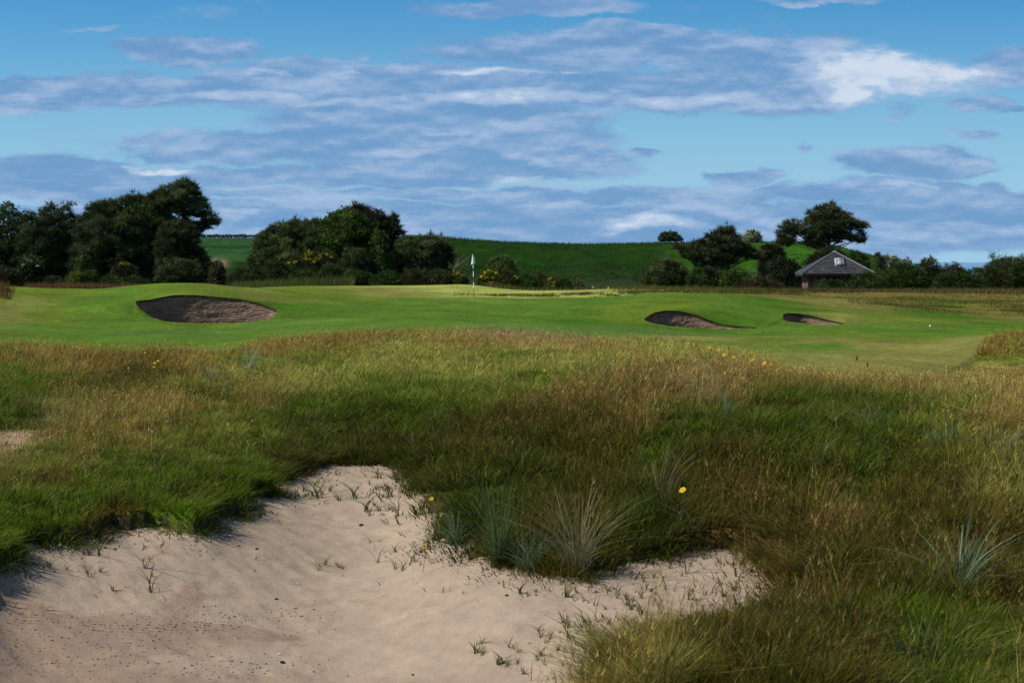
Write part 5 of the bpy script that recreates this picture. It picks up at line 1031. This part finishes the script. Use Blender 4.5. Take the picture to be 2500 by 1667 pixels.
for (x, y, cl) in ((-wi-.03, -wi-.03, (.2, .10, .075)), (-wi+1.02, -wi-.02, (.26, .11, .08)), (wi-1.98, -wi-.02, (.16, .08, .06)), (wi+.03, -wi-.03, (.16, .08, .06))):
    mb = MB(); mb.box((0, 0, 0), (.13, .13, zE-.2-zf+.1), cl); mb.v = [v_+R(x, y, (zf-.1+zE-.2)/2) for v_ in mb.v]; mb.build('corner_post', M['plank'], root, origin=og)
mb = MB(); mb.add([R(-wi, -wi, zf+.02), R(wi, -wi, zf+.02), R(wi, wi, zf+.02), R(-wi, wi, zf+.02)], [(0, 1, 2, 3)], col=(.2, .19, .17)); mb.build('floor_slab', M['wood'], root, origin=og)
mb = MB(); p = R(.1, 1.1, zf+.45); mb.box((0, 0, 0), (2.6, .4, .06), (.2, .13, .08)); mb.v = [v_+R(.2, wi-.35, zf+.45) for v_ in mb.v]; mb.build('bench', M['wood'], root, origin=og)
# skylight lying on the front slope
fr = lambda x, tt: R(x, -hw*(1-tt), zE+(zA-zE)*tt)
nrm = np.cross(fr(1, 0)-fr(0, 0), fr(0, 1)-fr(0, 0)); nrm /= np.linalg.norm(nrm)
x0, x1, t0, t1 = -.10, .52, .345, .645; mb = MB()
def slab(xa, xb, ta, tb, h0, h1, colr):
    V_ = [fr(x, tt)+nrm*h for h in (h0, h1) for x, tt in ((xa, ta), (xb, ta), (xb, tb), (xa, tb))]; mb.add(V_, [(0, 3, 2, 1), (4, 5, 6, 7), (0, 1, 5, 4), (1, 2, 6, 5), (2, 3, 7, 6), (3, 0, 4, 7)], col=colr)
lead = (.42, .44, .47); slab(x0, x0+.09, t0, t1, .0, .13, lead); slab(x1-.09, x1, t0, t1, .0, .13, (.16, .16, .17)); slab(x0+.09, x1-.09, t0, t0+.045, .0, .128, (.14, .14, .15)); slab(x0+.09, x1-.09, t1-.045, t1, .0, .128, lead); slab(x0-.06, x0-.004, t0-.05, t1+.02, .02, .05, lead)
sk = mb.build('skylight_frame', M['pole'], roof, origin=og)
m, t = new_mat('skylight_glass'); bs = t.n('ShaderNodeBsdfPrincipled'); t.put(bs.inputs['Base Color'], (.30, .38, .42)); bs.inputs['Roughness'].default_value = .12; bs.inputs['Specular IOR Level'].default_value = .7; t.L.new(bs.outputs[0], t.out.inputs[0]); M['glass'] = m
mb = MB(); slab(x0+.09, x1-.09, t0+.045, t1-.045, .03, .085, (1, 1, 1)); mb.build('skylight_pane', M['glass'], roof, origin=og)
# ------------------------------------------------------------------ sky with clouds, sun, camera
SUN_EL, SUN_AZ = 47., -95.          # azimuth from +Y (view direction), negative = to the left
W = bpy.data.worlds.new('World'); SC.world = W; W.use_nodes = True; t = NT(W.node_tree); t.N.clear()
out = t.n('ShaderNodeOutputWorld'); bg = t.n('ShaderNodeBackground')
sky = t.n('ShaderNodeTexSky'); sky.sky_type = 'NISHITA'; sky.sun_disc = False; sky.sun_elevation = math.radians(SUN_EL); sky.sun_rotation = math.radians(SUN_AZ); sky.altitude = 20; sky.air_density = 1.0; sky.dust_density = SKY_DUST; sky.ozone_density = SKY_OZONE
d = t.n('ShaderNodeTexCoord').outputs['Generated']
sp = t.n('ShaderNodeSeparateXYZ'); t.L.new(d, sp.inputs[0]); ay = t.math('MAXIMUM', t.math('ABSOLUTE', sp.outputs[1]), .12)
U = t.math('MULTIPLY', t.math('DIVIDE', sp.outputs[0], ay), F/1000); Vv = t.math('MULTIPLY', t.math('DIVIDE', sp.outputs[2], ay), F/1000)
cb = t.n('ShaderNodeCombineXYZ'); t.L.new(U, cb.inputs[0]); t.L.new(Vv, cb.inputs[1]); p0 = cb.outputs[0]
# cloud layers are strongly foreshortened: stretch noise along the horizon
st = t.vmath('MULTIPLY', p0, (1, 2.7, 1))
wob = t.vmath('SCALE', t.vmath('SUBTRACT', t.noise(st, 3.5, 5, .6, True), (.5, .5, .5)), .24)
wob = t.vmath('MULTIPLY', wob, (1.5, .48, 0)); p = t.vmath('ADD', p0, wob)
def uvp(u, v): return ((u*1.063-1250)/1000, (640-v*1.063)/1000, 0)
# (u, v, half width, half height, weight): banks of cloud as they lie in the sky
DARK = [(330,207,430,36,.9),(60,215,160,33,.85),(850,200,440,46,.95),(1300,205,500,42,.95),(1700,205,280,44,.95),(1480,108,400,34,.9),(1250,125,260,28,.8),(1720,140,180,40,.95),(1480,75,150,14,.6),(430,122,140,22,.9),(700,138,90,13,.6),(920,148,90,10,.5),(1230,18,260,20,.7),(1330,35,170,14,.55),(2000,-4,220,8,.6),(210,67,90,9,.42),
        (2330,155,100,40,.95),(2240,240,70,22,.6),(2330,248,50,10,.5),(2075,262,60,26,.35),(1000,272,350,28,.9),(780,330,340,44,.95),(1200,322,180,44,.95),(1050,372,380,38,.95),(530,297,50,9,.55),(330,330,60,9,.5),(380,352,75,14,.6),(130,392,200,30,.8),(30,380,80,20,.6),(480,400,300,26,.8),(820,410,350,24,.75),
        (200,440,330,26,.8),(650,450,360,14,.6),(1180,450,300,22,.72),(1420,442,70,16,.6),(1640,450,240,26,.75),(1725,403,90,19,.9),(2110,380,150,29,1.0),(1975,385,12,14,.4),(1490,345,42,12,.8),(1390,383,32,8,.5),(1345,402,18,6,.45),(1835,346,34,7,.45),(2235,305,42,10,.5),(2310,428,50,16,.65),(2060,445,340,26,.75),(400,500,700,30,.8),(1000,500,700,30,.8),(1700,505,700,36,.85),(2250,500,300,40,.85),(1000,560,1500,36,.75),(1550,30,40,12,.3),(800,118,40,12,.35)]
LITE = [(2010,160,145,44,1.35),(2110,182,165,50,1.25),(1940,195,80,45,1.0),(100,205,70,22,.35),(600,224,360,14,.55),(1100,230,500,16,.6),(1600,227,300,15,.5),(1100,170,130,8,.85),(600,168,50,8,.55),(770,172,60,12,.5),(380,382,70,9,1.1),(290,380,20,6,.5),(950,345,120,12,.5),(800,325,130,12,.35),(1030,292,60,10,.4),(1215,420,90,12,.7),(1200,368,70,10,.4),(1300,165,40,4,.5),(1050,432,25,8,.6),(600,440,140,6,.4),(1480,515,110,15,.8),(1300,470,110,12,.4),(1750,500,100,18,.4),(2080,430,110,9,.45),(1560,420,30,6,.4),(2200,365,70,14,.35),(470,115,80,12,.25),(560,498,80,7,.4),(500,508,60,6,.4),(900,530,300,12,.3),(2000,545,300,14,.3),(1900,475,200,12,.3),(450,415,150,8,.25),(200,428,120,8,.25)]
def field(L, q):
    acc = None
    for (u, v, a, b, k) in L:
        x = t.vmath('MULTIPLY', t.vmath('SUBTRACT', q, uvp(u, v)), (1000/(a*1.063), 1000/(b*1.063), 0)); r = t.vmath('DOT_PRODUCT', x, x)
        g = t.math('MULTIPLY', t.math('POWER', 2.718, t.math('MULTIPLY', t.math('POWER', r, 1.25), -.75)), k); acc = g if acc is None else t.math('SMOOTH_MAX', acc, g, .12)
    return acc
n1 = t.noise(st, 2.2, 8, .6); n2 = t.noise(t.vmath('ADD', st, (7.3, 2.1, 0)), 9, 5, .6)
off = t.noise(t.vmath('ADD', st, (0, .05, 0)), 2.2, 8, .6)
fd = t.math('ADD', field(DARK, p), t.math('MULTIPLY_ADD', n1, .85, -.41))
fd = t.math('ADD', fd, t.math('MULTIPLY_ADD', n2, .22, -.11))
cov = t.step(fd, .15, .46)
st2 = t.vmath('MULTIPLY', p0, (1, 7, 1)); n3 = t.noise(st2, 3.3, 5, .55)
# light: lit shoulders of the clouds, plus the white heaps
lit = t.math('ADD', t.math('MULTIPLY', t.math('SUBTRACT', n1, off), 2.4), t.math('MULTIPLY_ADD', n3, .9, -.22))
fl = t.math('ADD', t.math('ADD', field(LITE, p), t.math('MULTIPLY_ADD', n2, .7, -.35)), t.math('MULTIPLY_ADD', n1, .8, -.4)); white = t.step(fl, .1, 1.1)
n4 = t.noise(t.vmath('MULTIPLY', p, (1, 1.5, 1)), 13, 6, .62)
heap = t.math('ADD', t.math('MULTIPLY', t.step(lit, -.1, .75), .5), t.math('MULTIPLY', white, t.math('MULTIPLY_ADD', n4, 1.3, .12)), clamp=True)
KS = CLOUD_K
cd = t.mix(t.step(heap, 0, .5), [KS*x for x in (.150, .315, .575)], [KS*x for x in (.37, .50, .725)]); cd = t.mix(t.step(heap, .45, 1.0), cd, [KS*x for x in (.66, .74, .86)])
a_ = t.math('MAXIMUM', t.math('MULTIPLY', cov, .9), t.math('MULTIPLY', white, .92))
# graded sky: clean blue overhead, paler to the horizon
hi = t.step(Vv, .9, 3.0)
skc = t.vmath('MULTIPLY', sky.outputs[0], t.mix(hi, SKY_TINT, (.95, 1.0, 1.05)))
skc = t.mix(t.step(Vv, .0, .74, SKY_LOW, 0), skc, [KS*x for x in (.37, .62, .83)])
mixc = t.mix(a_, skc, cd)
t.L.new(mixc, bg.inputs[0]); bg.inputs[1].default_value = SKY_STR; t.L.new(bg.outputs[0], out.inputs[0])
W.cycles.sampling_method = 'MANUAL'; W.cycles.sample_map_resolution = 512
L = bpy.data.lights.new('sun', 'SUN'); L.energy = SUN_E; L.angle = math.radians(.53); L.color = (1.0, .93, .82); so = bpy.data.objects.new('sun', L); COL.objects.link(so)
el, az = math.radians(SUN_EL), math.radians(SUN_AZ); sv = np.array([math.sin(az)*math.cos(el), math.cos(az)*math.cos(el), math.sin(el)])
from mathutils import Vector
so.rotation_euler = Vector(sv).to_track_quat('Z', 'Y').to_euler(); so.location = (-30, 20, 60)
cam = bpy.data.cameras.new('camera'); co = bpy.data.objects.new('camera', cam); COL.objects.link(co); SC.camera = co
cam.sensor_width = 36; cam.lens = 36*F/2500; cam.shift_y = -(833.5-VH)/2500; cam.clip_start = .1; cam.clip_end = 20000
co.location = (0, 0, EYE); co.rotation_euler = (math.pi/2, 0, 0)
cam.dof.use_dof = True; cam.dof.focus_distance = 26; cam.dof.aperture_fstop = 8.0
SC.view_settings.view_transform = 'Standard'; SC.view_settings.look = 'None'; SC.view_settings.exposure = EXPO; SC.view_settings.gamma = 1
SC.render.engine = 'CYCLES'; SC.cycles.use_denoising = True; SC.cycles.max_bounces = 6; SC.cycles.diffuse_bounces = 3; SC.cycles.glossy_bounces = 2; SC.cycles.transmission_bounces = 4; SC.cycles.transparent_max_bounces = 4
try: SC.cycles.denoiser = 'OPENIMAGEDENOISE'; SC.cycles.denoising_input_passes = 'RGB_ALBEDO_NORMAL'
except Exception: pass
